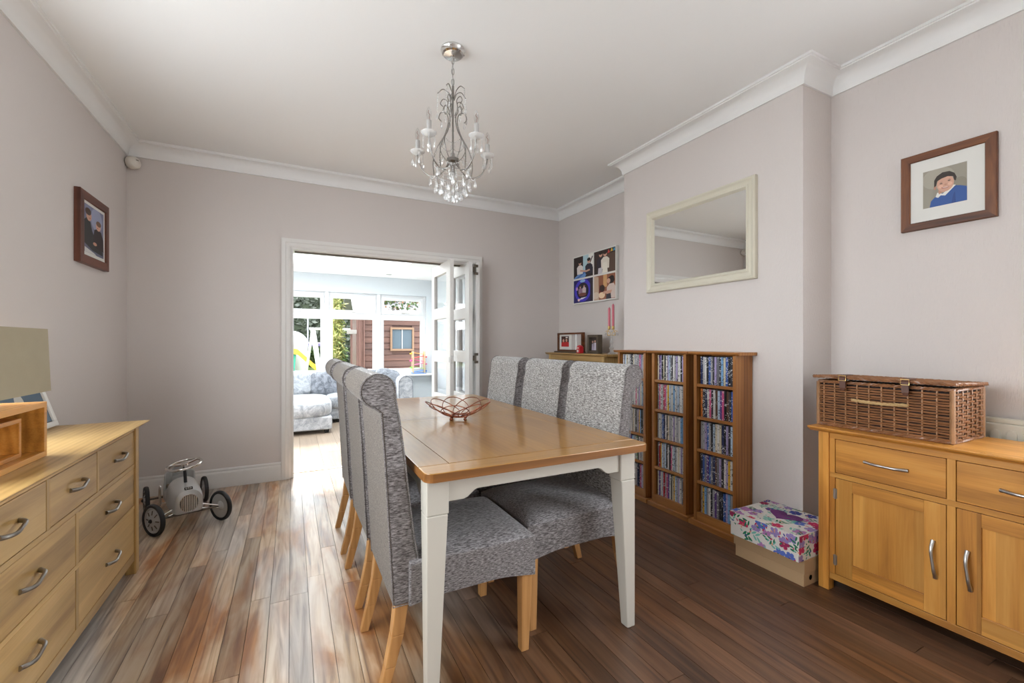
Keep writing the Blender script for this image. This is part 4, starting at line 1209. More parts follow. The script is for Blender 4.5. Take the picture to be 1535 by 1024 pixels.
# ------------------------------------------------------------------ framed portraits and photographs
def ell(cx, cy, rx, ry, n=20, a0=0, a1=360):
    return [(cx+rx*math.cos(R(a0+(a1-a0)*i/n)), cy+ry*math.sin(R(a0+(a1-a0)*i/n))) for i in range(n + (0 if a1-a0 == 360 else 1))]
def print_mesh(fn, layers):
    """flat print: layers of coloured polygons in (u,v); fn(u,v,h) -> xyz"""
    mb = MB(); mats = []
    for i, (col, poly) in enumerate(layers):
        m_ = flat(col)
        if m_ not in mats: mats.append(m_)
        poly = [(min(1, max(0, u)), min(1, max(0, v))) for u, v in poly]
        mb.add([fn(u, v, .00012*(i+1)) for u, v in poly], [tuple(range(len(poly)))], mats.index(m_))
    return mb, mats
SKIN, SKIN2 = (206,160,138), (188,138,116)
boy = [((152,146,132), [(0,0),(1,0),(1,1),(0,1)]), ((166,160,146), ell(.35,.75,.38,.28)), ((138,132,118), ell(.85,.35,.2,.3)),
       ((52,86,150), [(.16,0),(.19,.16),(.28,.25),(.44,.31),(.60,.36),(.74,.45),(.86,.42),(1,.36),(1,0)]), ((44,72,132), [(.66,.0),(.70,.22),(.74,.30),(.76,.0)]),
       ((222,220,216), [(.30,.25),(.34,.36),(.46,.30),(.70,.48),(.76,.46),(.52,.24),(.42,.27),(.36,.22)]), (SKIN2, [(.38,.30),(.66,.46),(.60,.50),(.36,.40)]),
       (SKIN2, ell(.285,.50,.03,.055)), (SKIN, ell(.525,.56,.195,.215, 28)), (SKIN, [(.36,.48),(.42,.375),(.49,.335),(.56,.36),(.66,.46)]), ((222,178,156), ell(.42,.50,.055,.045)), ((222,178,156), ell(.635,.53,.05,.045)),
       ((54,44,38), [(.27,.52),(.27,.70),(.33,.80),(.46,.87),(.62,.86),(.73,.78),(.78,.66),(.76,.57),(.72,.60),(.70,.70),(.58,.735),(.44,.71),(.34,.665),(.315,.55)]),
       ((60,44,40), ell(.43,.575,.035,.012)), ((60,44,40), ell(.615,.615,.035,.012)), ((96,70,56), [(.385,.60),(.43,.617),(.475,.612),(.43,.607)]), ((96,70,56), [(.575,.635),(.62,.655),(.66,.650),(.62,.645)]),
       (SKIN2, ell(.535,.53,.032,.022)), ((168,92,84), ell(.525,.455,.085,.024, 16, 180, 360) + [(.44,.472)]), ((232,226,220), ell(.525,.462,.068,.014, 16, 180, 360))]
def picture(name, label, X, sgn, y0, y1, z0, z1, fw, fd, mount, pic, layers, mats, glass=False):
    t = Thing(name, label, 'picture', (X, (y0+y1)/2, z0), group='framed portraits on the walls')
    pr = [(0, .001), (0, fd-.002), (.002, fd), (fw-.003, fd), (fw, fd-.003), (fw, .001)]
    frame4(t, 'frame_side', X, sgn, y0, y1, z0, z1, pr, mats)
    t.part('mount', MB().box(X+sgn*.004, X+sgn*(fd-.008), y0+fw-.002, y1-fw+.002, z0+fw-.002, z1-fw+.002), mount)
    py0, py1, pz0, pz1 = pic
    h0 = fd-.008
    # u runs left to right as seen by someone facing the picture
    def fn(u, v, h):
        y = (py1+(py0-py1)*u) if sgn < 0 else (py0+(py1-py0)*u)
        return (X+sgn*(h0+.0004+h), y, pz0+(pz1-pz0)*v)
    mb, ms = print_mesh(fn, layers)
    t.part('photo', mb, ms)
    return t
picture('framed_picture', 'portrait of a smiling child in a blue jumper in a broad brown frame', XR, -1, .704, 1.030, 1.692, 2.056, .036, .022, M['mat_board'], (.797, .948, 1.788, 1.962), boy, (M['frame_y'], M['frame_z']))
two = [((120,124,150), [(0,0),(1,0),(1,1),(0,1)]), ((150,156,184), ell(.62,.78,.3,.25)), ((98,100,122), [(0,0),(1,0),(1,.25),(0,.35)]),
       ((44,46,48), [(0,.18),(0,.66),(.10,.72),(.30,.66),(.38,.5),(.60,.30),(.95,.12),(.95,.05),(.4,.08)]), ((46,36,38), [(.42,.32),(.50,.55),(.66,.60),(.86,.56),(.98,.40),(1,.14),(.6,.16)]),
       (SKIN, ell(.22,.78,.13,.11)), ((74,54,44), ell(.18,.86,.15,.075)), (SKIN, ell(.70,.655,.125,.095)), ((108,78,58), ell(.72,.715,.135,.06)),
       ((170,96,86), ell(.26,.735,.04,.010)), ((170,96,86), ell(.66,.615,.04,.010)), (SKIN2, ell(.52,.24,.10,.035)), ((206,206,204), [(0,0),(0,.10),(.5,.03),(.6,0)])]
picture('framed_picture', 'portrait of two children in a reddish wooden frame on the left wall', XL, 1, 3.245, 3.668, 1.607, 2.022, .050, .030, M['mat_board'], (3.315, 3.597, 1.677, 1.955), two, (M['mahog_y'], M['mahog_z']))

# four-photo canvas in the far alcove
cvt = Thing('photo_canvas', 'white canvas print with four party photographs in the far alcove', 'canvas', (XR, 3.45, 1.56))
vy0, vy1, vz0, vz1 = 3.115, 3.80, 1.555, 2.055
cvt.part('canvas', MB().box(XR-.034, XR-.001, vy0, vy1, vz0, vz1), M['mat_board'], .003)
def person(cx, s, top, hair, col, low=0.0):
    return [(col, [(cx-.13*s, low), (cx-.14*s, low+.28*s), (cx-.06*s, low+.36*s), (cx+.06*s, low+.36*s), (cx+.14*s, low+.28*s), (cx+.13*s, low)]), (SKIN, ell(cx, low+.45*s, .062*s, .085*s, 14)), (hair, ell(cx, low+.50*s, .07*s, .06*s, 14))]
ph1 = [((46,34,34), [(0,0),(1,0),(1,1),(0,1)]), ((176,206,214), [(.5,.25),(.5,1),(.78,1),(.78,.25)]), ((236,234,228), [(.78,.4),(.78,1),(1,1),(1,.4)]), ((32,26,26), [(.83,.62),(.97,.9),(1,.86),(.88,.6)]), ((108,150,206), [(0,0),(.1,.1),(.55,.34),(.75,.25),(.6,0)]), ((70,108,170), [(.1,0),(.6,.28),(.66,.22),(.25,0)])] + person(.34,1.15,0,(34,22,20),(224,216,210),.18) + person(.80,1.3,0,(30,22,20),(44,40,54),.12) + [(SKIN, [(.34,.30),(.68,.22),(.86,.26),(.84,.33),(.66,.30),(.36,.38)])]
ph2 = [((58,44,40), [(0,0),(1,0),(1,1),(0,1)]), ((92,72,60), [(.62,.0),(.62,.78),(1,.8),(1,0)]), ((60,170,190), [(.5,.78),(.56,.95),(.62,.8)]), ((206,66,64), [(.64,.8),(.7,.97),(.76,.82)]), ((226,186,70), [(.78,.84),(.84,1),(.9,.86)]), ((70,160,200), [(.9,.84),(.95,1),(1,.86)])] + person(.33,1.35,0,(40,28,24),(48,42,52),.22) + person(.54,1.4,0,(44,30,26),(228,220,206),.18) + [((234,228,214), [(.40,0),(.45,.45),(.62,.45),(.66,0)]), ((206,202,206), [(.20,0),(.22,.25),(.40,.25),(.40,0)])]
ph3 = [((34,26,96), [(0,0),(1,0),(1,1),(0,1)]), ((70,60,190), ell(.48,.52,.43,.50)), ((26,20,40), ell(.48,.50,.31,.36)), ((40,32,44), [(.86,0),(.86,1),(1,1),(1,0)]), ((150,190,226), ell(.48,.93,.14,.06)), ((196,150,200), ell(.18,.62,.05,.08)), ((226,226,236), [(.3,.12),(.4,.2),(.7,.22),(.5,.14)]), ((236,206,196), ell(.28,.12,.06,.06))] + person(.36,.7,0,(60,44,40),(150,120,140),.38) + person(.56,.7,0,(60,44,40),(206,190,190),.40) + [((120,70,60), ell(.48,.34,.20,.08))]
ph4 = [((150,96,70), [(0,0),(1,0),(1,1),(0,1)]), ((196,170,146), [(0,0),(0,1),(.22,.95),(.24,0)]), ((206,160,110), [(.45,.5),(.45,1),(.62,1),(.62,.5)]), ((236,210,176), ell(.38,.18,.15,.13)), ((214,196,176), ell(.10,.2,.16,.14)), ((112,40,34), [(.24,.3),(.28,.6),(.46,.56),(.5,.3)]), ((60,40,36), ell(.40,.46,.12,.14))] + person(.84,1.6,0,(34,24,22),(214,196,186),.02) + [((34,24,22), ell(.80,.74,.17,.14)), (SKIN, ell(.70,.72,.08,.10)), (SKIN, [(.42,.24),(.80,.20),(.86,.34),(.72,.34),(.46,.32)]), ((60,58,66), [(.58,0),(.6,.2),(.8,.22),(.82,0)])]
gy = .018
ymid, zmid = 3.452, 1.812
for (ya, yb, za, zb), L_ in (((ymid+gy/2, vy1-.012, zmid+gy/2, vz1-.012), ph1), ((vy0+.012, ymid-gy/2, zmid+gy/2, vz1-.012), ph2), ((ymid+gy/2, vy1-.012, vz0+.012, zmid-gy/2), ph3), ((vy0+.012, ymid-gy/2, vz0+.012, zmid-gy/2), ph4)):
    mb, ms = print_mesh(lambda u, v, h: (XR-.0342-h, yb+(ya-yb)*u, za+(zb-za)*v), [(c, [(min(1, max(0, u)), min(1, max(0, v))) for u, v in p]) for c, p in L_])
    cvt.part('photo', mb, ms)

# ------------------------------------------------------------------ shoe boxes by the chimney corner
kb = Thing('shoe_box', 'plain brown cardboard shoe box on the floor under the flowery box', 'box', (2.28, 1.36, 0))
kb.part('body', MB().box(2.146, 2.420, 1.188, 1.540, 0, .120), M['cardboard'], .0015)
kb.part('lid', MB().box(2.140, 2.425, 1.182, 1.546, .062, .1275), M['cardedge'], .0015)
kb.part('finger_hole', MB().lathe([(.0, 0), (.012, 0)], (2.20, 1.1875, .034), 16, ax='y'), M['black'])
fb = Thing('gift_box', 'white lidded box printed with bright flowers and a purple heart', 'box', (2.26, 1.36, .1275))
fx = (2.094, 2.424, 1.180, 1.536, .1285, .252)
bwm = plain('white_box_card', (.74,.71,.67), .7)
fb.part('body', MB().box(fx[0]+.003, fx[1]-.003, fx[2]+.003, fx[3]-.003, fx[4], fx[5]-.01), bwm, .001)
ld = fb.part('lid', MB().box(fx[0], fx[1], fx[2], fx[3], .196, fx[5]), bwm, .001)
FC = [lin(c) for c in ((198,46,96), (176,120,176), (150,130,186), (52,66,150), (28,120,84), (120,190,176), (226,160,120), (160,40,90), (86,110,190))]
FM = [plain('flower_print_%d' % i, c, .7) for i, c in enumerate(FC)]
frn = random.Random(5)
def clip_poly(p, lo, hi):
    return [(min(hi[0], max(lo[0], u)), min(hi[1], max(lo[1], v))) for u, v in p]
def petal(cx, cy, L, w, a):
    out = []
    for i in range(9):
        t = PI*2*i/9
        u, v = L*.5+L*.5*math.cos(t), w*math.sin(t)*(1+.25*math.cos(t))
        out.append((cx+u*math.cos(a)-v*math.sin(a), cy+u*math.sin(a)+v*math.cos(a)))
    return out
def floral(w, h, dens):
    """list of (material, polygon) flowers and leaves over a w x h sheet"""
    out = []; pts = []
    tries = 0
    while len(pts) < dens and tries < 4000:
        tries += 1
        p = (frn.uniform(0, w), frn.uniform(0, h))
        if all((p[0]-q[0])**2+(p[1]-q[1])**2 > .046**2 for q in pts): pts.append(p)
    for x, y in pts:
        k = frn.random(); a0 = frn.uniform(0, 6.28)
        if k < .55:
            mi_ = frn.choice([0, 0, 1, 1, 2, 2, 3, 8, 7]); n_ = frn.choice([5, 5, 6]); L_ = frn.uniform(.024, .034)
            for j in range(n_): out.append((mi_, petal(x, y, L_, L_*.36, a0+2*PI*j/n_)))
            out.append((6, petal(x-.003, y, .006, .003, 0)))
        else:
            mi_ = frn.choice([4, 4, 5, 5]); L_ = frn.uniform(.022, .034)
            for j in range(4): out.append((mi_, petal(x+.010*j*math.cos(a0), y+.010*j*math.sin(a0), L_, L_*.17, a0+(1 if j % 2 else -1)*.75)))
    for i in range(int(dens*1.6)):
        out.append((frn.choice([6, 5, 0, 4, 3]), petal(frn.uniform(0, w), frn.uniform(0, h), frn.uniform(.008, .018), .0035, frn.uniform(0, 6.28))))
    return out
def put_print(name, w, h, fn, dens, parent):
    mb = MB()
    for i, (mi_, p) in enumerate(floral(w, h, dens)):
        p = clip_poly(p, (.0006, .0006), (w-.0006, h-.0006))
        mb.add([fn(u, v, .0002+.000012*i) for u, v in p], [tuple(range(len(p)))], mi_)
    fb.part(name, mb, FM, parent=parent, kind='stuff')
LY, LX_ = fx[3]-fx[2], fx[1]-fx[0]
put_print('flower_print', LX_, LY, lambda u, v, h: (fx[0]+u, fx[2]+v, fx[5]+h), 46, ld)
put_print('flower_print', LY, fx[5]-.196, lambda u, v, h: (fx[0]-h, fx[2]+u, .196+v), 14, ld)
put_print('flower_print', LX_, fx[5]-.196, lambda u, v, h: (fx[0]+u, fx[2]-h, .196+v), 12, ld)
put_print('flower_print', LY, .196-fx[4], lambda u, v, h: (fx[0]+.003-h, fx[2]+u, fx[4]+v), 14, None)
put_print('flower_print', LX_, .196-fx[4], lambda u, v, h: (fx[0]+u, fx[2]+.003-h, fx[4]+v), 12, None)
heart = []
for i in range(40):
    t = 2*PI*i/40
    hx = 16*math.sin(t)**3; hy = 13*math.cos(t)-5*math.cos(2*t)-2*math.cos(3*t)-math.cos(4*t)
    heart.append((2.275+hy*.0042, 1.355-hx*.0050))
fb.part('heart', MB().prism(heart, 'z', fx[5]+.001, fx[5]+.0035), plain('purple_glitter', lin((104,28,112)), .6, bump=.6, bscale=900), parent=ld, label='purple glitter heart')

# ------------------------------------------------------------------ wicker hamper on the sideboard
hx0, hx1, hy0, hy1, hz0, hz1 = 2.264, 2.555, .712, 1.186, .757, .966
hp = Thing('wicker_hamper', 'brown wicker picnic hamper with leather straps on the sideboard', 'hamper', ((hx0+hx1)/2, (hy0+hy1)/2, hz0))
def perim(n, amp, ph, z, grow=0.0, taper=0.0):
    x0, x1, y0, y1 = hx0-grow, hx1+grow, hy0-grow, hy1+grow
    Lx, Ly = x1-x0, y1-y0; P = 2*(Lx+Ly)
    out = []
    for i in range(n):
        s = P*i/n
        if s < Ly: p, nn = (x0, y0+s), (-1, 0)
        elif s < Ly+Lx: p, nn = (x0+s-Ly, y1), (0, 1)
        elif s < 2*Ly+Lx: p, nn = (x1, y1-(s-Ly-Lx)), (1, 0)
        else: p, nn = (x1-(s-2*Ly-Lx), y0), (0, -1)
        o = amp*math.sin(2*PI*s/.086+ph)
        out.append((p[0]+nn[0]*o, p[1]+nn[1]*o, z))
    return out
mb = MB()
rows = 17
for i in range(rows):
    z = hz0+.016 + (hz1-hz0-.034)*i/(rows-1)
    mb.tube(perim(136, .0058, PI*(i % 2)+.3*math.sin(i), z+rnd.uniform(-.0012, .0012)), .0041, 5, True)
hp.part('woven_sides', mb, M['wicker'], smooth=60, kind='stuff')
mb = MB()
P_ = 2*((hx1-hx0)+(hy1-hy0))
for k in range(34):
    q = perim(34*4, 0, 0, 0)[k*4]
    mb.tube([(q[0], q[1], hz0+.006), (q[0], q[1], hz1)], .0032, 5)
for x in (hx0, hx1):
    for y in (hy0, hy1): mb.tube([(x, y, hz0+.004), (x, y, hz1)], .0085, 6)
hp.part('stakes', mb, M['stake'], smooth=60, kind='stuff')
def plait(z, grow, r, n=150):
    m = MB()
    base_ = perim(n, 0, 0, z, grow)
    for st in range(3):
        pts = []
        for i, p in enumerate(base_):
            a = 2*PI*i/5.0 + 2*PI*st/3
            pts.append((p[0]+.0036*math.cos(a), p[1]+.0036*math.cos(a), p[2]+.0045*math.sin(a)))
        m.tube(pts, r, 5, True)
    return m
hp.part('base_border', plait(hz0+.008, .001, .0042), M['wicker'], smooth=60, kind='stuff')
hp.part('rim_border', plait(hz1+.001, .001, .0040), M['wicker'], smooth=60, kind='stuff')
hp.part('lining', MB().box(hx0+.009, hx1-.009, hy0+.009, hy1-.009, hz0+.004, hz1-.006), M['liner'])
# lid, lifted a touch at the front
lx0, lx1, ly0, ly1 = hx0-.012, hx1+.006, hy0-.012, hy1+.016
def lz(x): return hz1+.024 - .010*(x-lx0)/(lx1-lx0)
mb = MB()
nw = 30
for i in range(nw):
    x = lx0+.006+(lx1-lx0-.012)*i/(nw-1)
    pts = [(x, ly0+.006+(ly1-ly0-.012)*j/60, lz(x)+.0038*math.sin(2*PI*j/7.5+PI*(i % 2))) for j in range(61)]
    mb.tube(pts, .0044, 5)
for j in range(14):
    y = ly0+.02+(ly1-ly0-.04)*j/13
    mb.tube([(lx0+.004, y, lz(lx0)), (lx1-.004, y, lz(lx1))], .004, 5)
lo = hp.part('lid', mb, M['wicker'], smooth=60, kind='stuff')
bpts = []
cs = [(lx0, ly0), (lx1, ly0), (lx1, ly1), (lx0, ly1)]
mb = MB()
for st in range(3):
    pts = []; i = 0
    for k in range(4):
        a, b_ = cs[k], cs[(k+1) % 4]
        n_ = 44 if k % 2 else 28
        for q in range(n_):
            t_ = q/n_; x, y = a[0]+(b_[0]-a[0])*t_, a[1]+(b_[1]-a[1])*t_
            an = 2*PI*i/5+2*PI*st/3; i += 1
            pts.append((x+.0034*math.cos(an), y+.0034*math.cos(an), lz(x)+.0045*math.sin(an)))
    mb.tube(pts, .0040, 5, True)
hp.part('lid_border', mb, M['wicker'], smooth=60, parent=lo, kind='stuff')
for y in (1.072, .846):
    st = [(lx0+.05, lz(lx0)+.010), (lx0-.004, lz(lx0)+.010), (lx0-.013, lz(lx0)), (lx0-.013, hz1-.020), (lx0-.010, hz1-.034)]
    m = MB(); w_ = .012
    for i in range(len(st)-1):
        (xa, za), (xb, zb) = st[i], st[i+1]
        wa = w_ if i < 3 else w_; wb = w_ if i < 3 else .006
        dx, dz = (0, .004) if abs(xb-xa) > abs(zb-za) else (-.004, 0)
        m.hexa([(xa, y-wa, za), (xa, y+wa, za), (xb, y+wb, zb), (xb, y-wb, zb)], [(xa+dx, y-wa, za+dz), (xa+dx, y+wa, za+dz), (xb+dx, y+wb, zb+dz), (xb+dx, y-wb, zb+dz)])
    so_ = hp.part('strap', m, M['leather'], label='brown leather strap')
    bk = [(lx0-.019, y-.014, hz1+.012), (lx0-.019, y+.014, hz1+.012), (lx0-.019, y+.014, hz1+.034), (lx0-.019, y-.014, hz1+.034)]
    hp.part('buckle', MB().tube(bk, .0018, 6, True), M['gold'], parent=so_)
mb = MB()
for st in range(3):
    pts = []
    for i in range(40):
        t_ = i/39; y = 1.045-.200*t_
        out_ = hx0-.006-.016*math.sin(PI*t_)**.5 if 0 < t_ < 1 else hx0-.004
        a = t_*22+2*PI*st/3
        pts.append((out_+.0032*math.cos(a), y, hz0+.136-.004*math.sin(PI*t_)+.0038*math.sin(a)))
    mb.tube(pts, .0036, 5)
hp.part('handle', mb, M['rope'], smooth=60, label='twisted straw rope handle')

# ------------------------------------------------------------------ panel radiator behind the sideboard
rd = Thing('radiator', 'cream panel radiator on the alcove wall behind the sideboard', 'radiator', (2.66, .45, .11))
rd.part('panel', MB().box(2.640, 2.676, -.05, .98, .12, .812), M['radiator'], .006)
for k in range(21):
    y = .0+.0465*k
    fl = [(y+.016*math.cos(R(a)), .772+.016*math.sin(R(a))) for a in range(0, 181, 20)] + [(y-.016, .16), (y+.016, .16)]
    rd.part('flute', MB().prism(fl, 'x', 2.632, 2.642), M['radiator'], .004)
rd.part('top_grille', MB().box(2.650, 2.692, -.05, .98, .812, .832), M['radiator'], .004)
rd.part('bracket', MB().box(2.676, XR-.001, .05, .10, .2, .7).box(2.676, XR-.001, .8, .85, .2, .7), M['radiator'])

# ------------------------------------------------------------------ table lamp and photo frame on the chest
lp = Thing('table_lamp', 'table lamp with nested oak box base and beige linen shade', 'lamp', (-.83, 1.90, cz))
def openbox(x0, x1, y0, y1, z0, z1, t):
    return MB().box(x0, x1, y0, y1, z0, z0+t).box(x0, x1, y0, y1, z1-t, z1).box(x0, x1, y0, y0+t, z0+t, z1-t).box(x0, x1, y1-t, y1, z0+t, z1-t)
o1 = lp.part('outer_box', openbox(-.905, -.772, 1.70, 2.112, cz+.001, .943, .019), M['side_y'], .0015)
lp.part('back', MB().box(-.905, -.899, 1.719, 2.093, cz+.02, .924), M['side_y'], parent=o1)
o2 = lp.part('inner_box', openbox(-.89, -.800, 1.80, 2.020, cz+.0205, .900, .014), M['side_y'], .0015)
lp.part('back', MB().box(-.892, -.886, 1.814, 2.006, cz+.034, .886), M['side_y'], parent=o2)
lp.part('stem', MB().lathe([(.014, .943), (.014, 1.02), (.02, 1.02), (.02, 1.07)], (-.84, 1.905, 0), 14), M['steel'], smooth=40)
def shade_ring(z, g):
    return [(-.925-g, 1.735-g, z), (-.752+g, 1.735-g, z), (-.752+g, 2.062+g, z), (-.925-g, 2.062+g, z)]
so_ = lp.part('shade', MB().add(shade_ring(.984, .006)+shade_ring(1.198, 0)+shade_ring(.984, .003)+shade_ring(1.198, -.003),
       [(0,1,5,4),(1,2,6,5),(2,3,7,6),(3,0,4,7),(8,9,13,12),(9,10,14,13),(10,11,15,14),(11,8,12,15)] + [(i, (i+1) % 4, 8+(i+1) % 4, 8+i) for i in range(4)] + [(4+i, 4+(i+1) % 4, 12+(i+1) % 4, 12+i) for i in range(4)]), M['shade'])
lp.part('bulb', MB().ball((-.84, 1.905, 1.105), (.03, .03, .038), 14, 10), M['white'], smooth=60)

pf = Thing('framed_photo', 'white photo frame leaning against the wall behind the lamp', 'photo frame', (-1.0, 2.64, cz))
Mx = Matrix.Translation((-1.008, 2.64, cz+.003)) @ Matrix.Rotation(R(-17), 4, 'Y')
def slab(y0, y1, z0, z1, x0=0, x1=.014): return MB().box(x0, x1, y0, y1, z0, z1).xf(Mx)
for a in ((-.20, .20, 0, .025), (-.20, .20, .215, .24), (-.20, -.175, .025, .215), (.175, .20, .025, .215)):
    pf.part('frame_side', slab(*a), M['white'], .003)
pf.part('backing', slab(-.18, .18, .02, .22, -.004, .004), M['dkwood'])
mb, ms = print_mesh(lambda u, v, h: tuple(Mx @ Vector((.0045+h, -.172+.344*u, .028+.184*v))), [((108,128,146), [(0,0),(1,0),(1,1),(0,1)]), ((76,98,118), [(0,.3),(.4,.6),(1,.4),(1,1),(0,1)]), ((196,196,192), ell(.45,.62,.10,.22)), ((206,160,138), ell(.46,.84,.05,.08)), ((60,66,78), ell(.7,.3,.16,.28))])
pf.part('photo', mb, ms)

# ------------------------------------------------------------------ sensor in the corner
pir = Thing('motion_sensor', 'round cream motion sensor high in the back left corner', 'sensor', (-1.045, 4.085, 2.468))
Mp = Matrix.Translation((-1.046, 4.086, 2.468)) @ Matrix.Rotation(R(45+6), 4, 'Z') @ Matrix.Rotation(R(90), 4, 'X')
pir.part('housing', MB().lathe([(.0, .0), (.046, .0), (.047, .012), (.044, .030), (.038, .040), (.030, .044)], (0,0,0), 28).xf(Mp), M['offwhite'], smooth=40)
pir.part('lens', MB().lathe([(.030, .043), (.022, .049), (.010, .053), (.0, .054)], (0,0,0), 24).xf(Mp), M['offwhite'], smooth=60)
pir.part('slot', MB().box(-.008, .010, .012, .016, .045, .0535).xf(Mp), M['dark_metal'])
pir.part('bracket', MB().box(-1.0795, -1.055, 4.09, 4.1195, 2.445, 2.49), M['offwhite'])

# ------------------------------------------------------------------ low bookcase in the far alcove and what stands on it
kx0, kx1, ky0, ky1, kz = 2.345, 2.672, 2.895, 3.775, 1.052
bc = Thing('bookcase', 'low light oak bookcase in the far alcove behind the chairs', 'bookcase', ((kx0+kx1)/2, (ky0+ky1)/2, 0))
tp = [(kx1+.005, kz-.020), (kx0-.006, kz-.020), (kx0-.024, kz-.008), (kx0-.024, kz), (kx1+.005, kz)]
bc.part('top', MB().prism(tp, 'y', ky0-.03, ky1+.03), M['oak_y'], .0015)
for ya, yb in ((ky0, ky0+.03), (ky1-.03, ky1)):
    bc.part('side_panel', MB().box(kx0, kx1, ya, yb, 0, kz-.02), M['oak_z'], .002)
bc.part('rail', MB().box(kx0+.004, kx0+.024, ky0+.03, ky1-.03, kz-.065, kz-.020), M['oak_y'], .001)
bc.part('back_panel', MB().box(kx1-.008, kx1, ky0+.03, ky1-.03, .06, kz-.02), M['oak_z'])
for z in (.08, .40, .72): bc.part('shelf', MB().box(kx0+.006, kx1-.008, ky0+.03, ky1-.03, z-.02, z), M['oak_y'], .001)
bc.part('plinth', MB().box(kx0+.006, kx0+.024, ky0+.03, ky1-.03, 0, .06), M['oak_y'])
bk = [('red', (190,26,44), .235), ('green', (60,110,80), .20), ('white', (214,212,206), .225), ('black', (30,28,30), .24), ('grey', (120,120,124), .238), ('navy blue', (36,44,80), .215), ('cream', (206,196,168), .232), ('brown', (90,60,44), .205)]
y = 3.62
for nm, c, h in bk:
    w_ = .045
    mb = MB().box(kx0+.03, kx0+.19, y-w_+.002, y, .7201, .7201+h)
    b_ = Thing('book', '%s book standing on the top shelf of the low bookcase' % nm, 'book', (kx0+.11, y-w_/2, .7201), group='books in the low bookcase')
    b_.part('cover', MB().box(kx0+.03, kx0+.034, y-w_+.001, y, .7201, .7201+h).box(kx0+.034, kx0+.19, y-w_+.001, y-w_+.004, .7201, .7201+h).box(kx0+.034, kx0+.19, y-.003, y, .7201, .7201+h), flat(c, .4))
    b_.part('pages', MB().box(kx0+.034, kx0+.187, y-w_+.004, y-.003, .7221, .7181+h), M['mat_board'])
    y -= .062
# wooden double frame
wf_ = Thing('framed_photo', 'wooden double photo frame with a red photograph on the bookcase', 'photo frame', (2.47, 3.62, kz))
# front faces the room: X- ; built with its foot on the bookcase
fX, fy0, fy1, fz0, fz1 = 2.462, 3.345, 3.772, kz+.014, kz+.198
wf_.part('base', MB().box(fX-.035, fX+.03, fy0-.0, fy1+.03, kz+.0005, kz+.014), M['dkwood'], .002)
frame4(wf_, 'frame_side', fX+.02, -1, fy0, fy1, fz0, fz1, [(0, 0), (0, .034), (.016, .034), (.016, 0)], M['frame_y'])
wf_.part('mount', MB().box(fX+.004, fX+.012, 3.545, fy1-.014, fz0+.014, fz1-.014), M['mat_board'])
wf_.part('panel', MB().box(fX+.006, fX+.012, fy0+.014, 3.545, fz0+.014, fz1-.014), plain('pale_panel', (.50,.46,.44), .3))
wf_.part('divider', MB().box(fX-.002, fX+.006, 3.452, 3.472, fz0+.014, fz1-.014), M['white'])
red_ph = [((60,30,26), [(0,0),(1,0),(1,1),(0,1)]), ((190,40,40), [(0,0),(0,.35),(.2,.48),(.45,.42),(.7,.5),(1,.4),(1,0)]), (SKIN, ell(.28,.58,.12,.15)), (SKIN, ell(.68,.62,.12,.15)), ((226,220,214), ell(.72,.88,.16,.06))]
mb, ms = print_mesh(lambda u, v, h: (fX+.0036-h, 3.722-.135*u, fz0+.045+.105*v), red_ph)
wf_.part('photo', mb, ms)
# dark frame
df_ = Thing('framed_photo', 'dark grey wooden photo frame beside the double frame', 'photo frame', (2.50, 3.21, kz))
dX, dy0, dy1, dz0, dz1 = 2.52, 3.135, 3.292, kz+.001, kz+.172
frame4(df_, 'frame_side', dX, -1, dy0, dy1, dz0, dz1, [(0, 0), (0, .05), (.022, .05), (.022, 0)], M['dkwood'])
df_.part('backing', MB().box(dX-.02, dX-.005, dy0+.02, dy1-.02, dz0+.02, dz1-.02), M['dkwood'])
dk = [((70,58,48), [(0,0),(1,0),(1,1),(0,1)]), ((180,170,190), [(.05,.05),(.1,.5),(.3,.58),(.34,.05)]), ((206,200,214), [(.36,.05),(.4,.6),(.62,.6),(.64,.05)]), ((150,140,168), [(.66,.05),(.68,.56),(.9,.52),(.94,.05)]), (SKIN, ell(.2,.66,.08,.08)), (SKIN, ell(.5,.70,.08,.08)), (SKIN, ell(.78,.64,.08,.08)), ((50,38,34), [(0,.78),(1,.82),(1,1),(0,1)])]
mb, ms = print_mesh(lambda u, v, h: (dX-.0205-h, dy1-.022-(dy1-dy0-.044)*u, dz0+.022+(dz1-dz0-.044)*v), dk)
df_.part('photo', mb, ms)
rt = Thing('red_ornament', 'small red patterned ornament in front of the double frame', 'ornament', (2.40, 3.312, kz))
rt.part('body', MB().box(2.375, 2.425, 3.287, 3.337, kz+.0005, kz+.062), M['red'], .006)
rt.part('cap', MB().lathe([(.026, kz+.062), (.026, kz+.068), (.012, kz+.076), (0, kz+.078)], (2.40, 3.312, 0), 16), M['red'], smooth=40)
rt.part('badge', MB().lathe([(.0, -.0015), (.013, -.0015), (.013, 0)], (2.3748, 3.312, kz+.022), 14, ax='x').box(2.3735, 2.375, 3.297, 3.330, kz+.045, kz+.055), M['mat_board'])
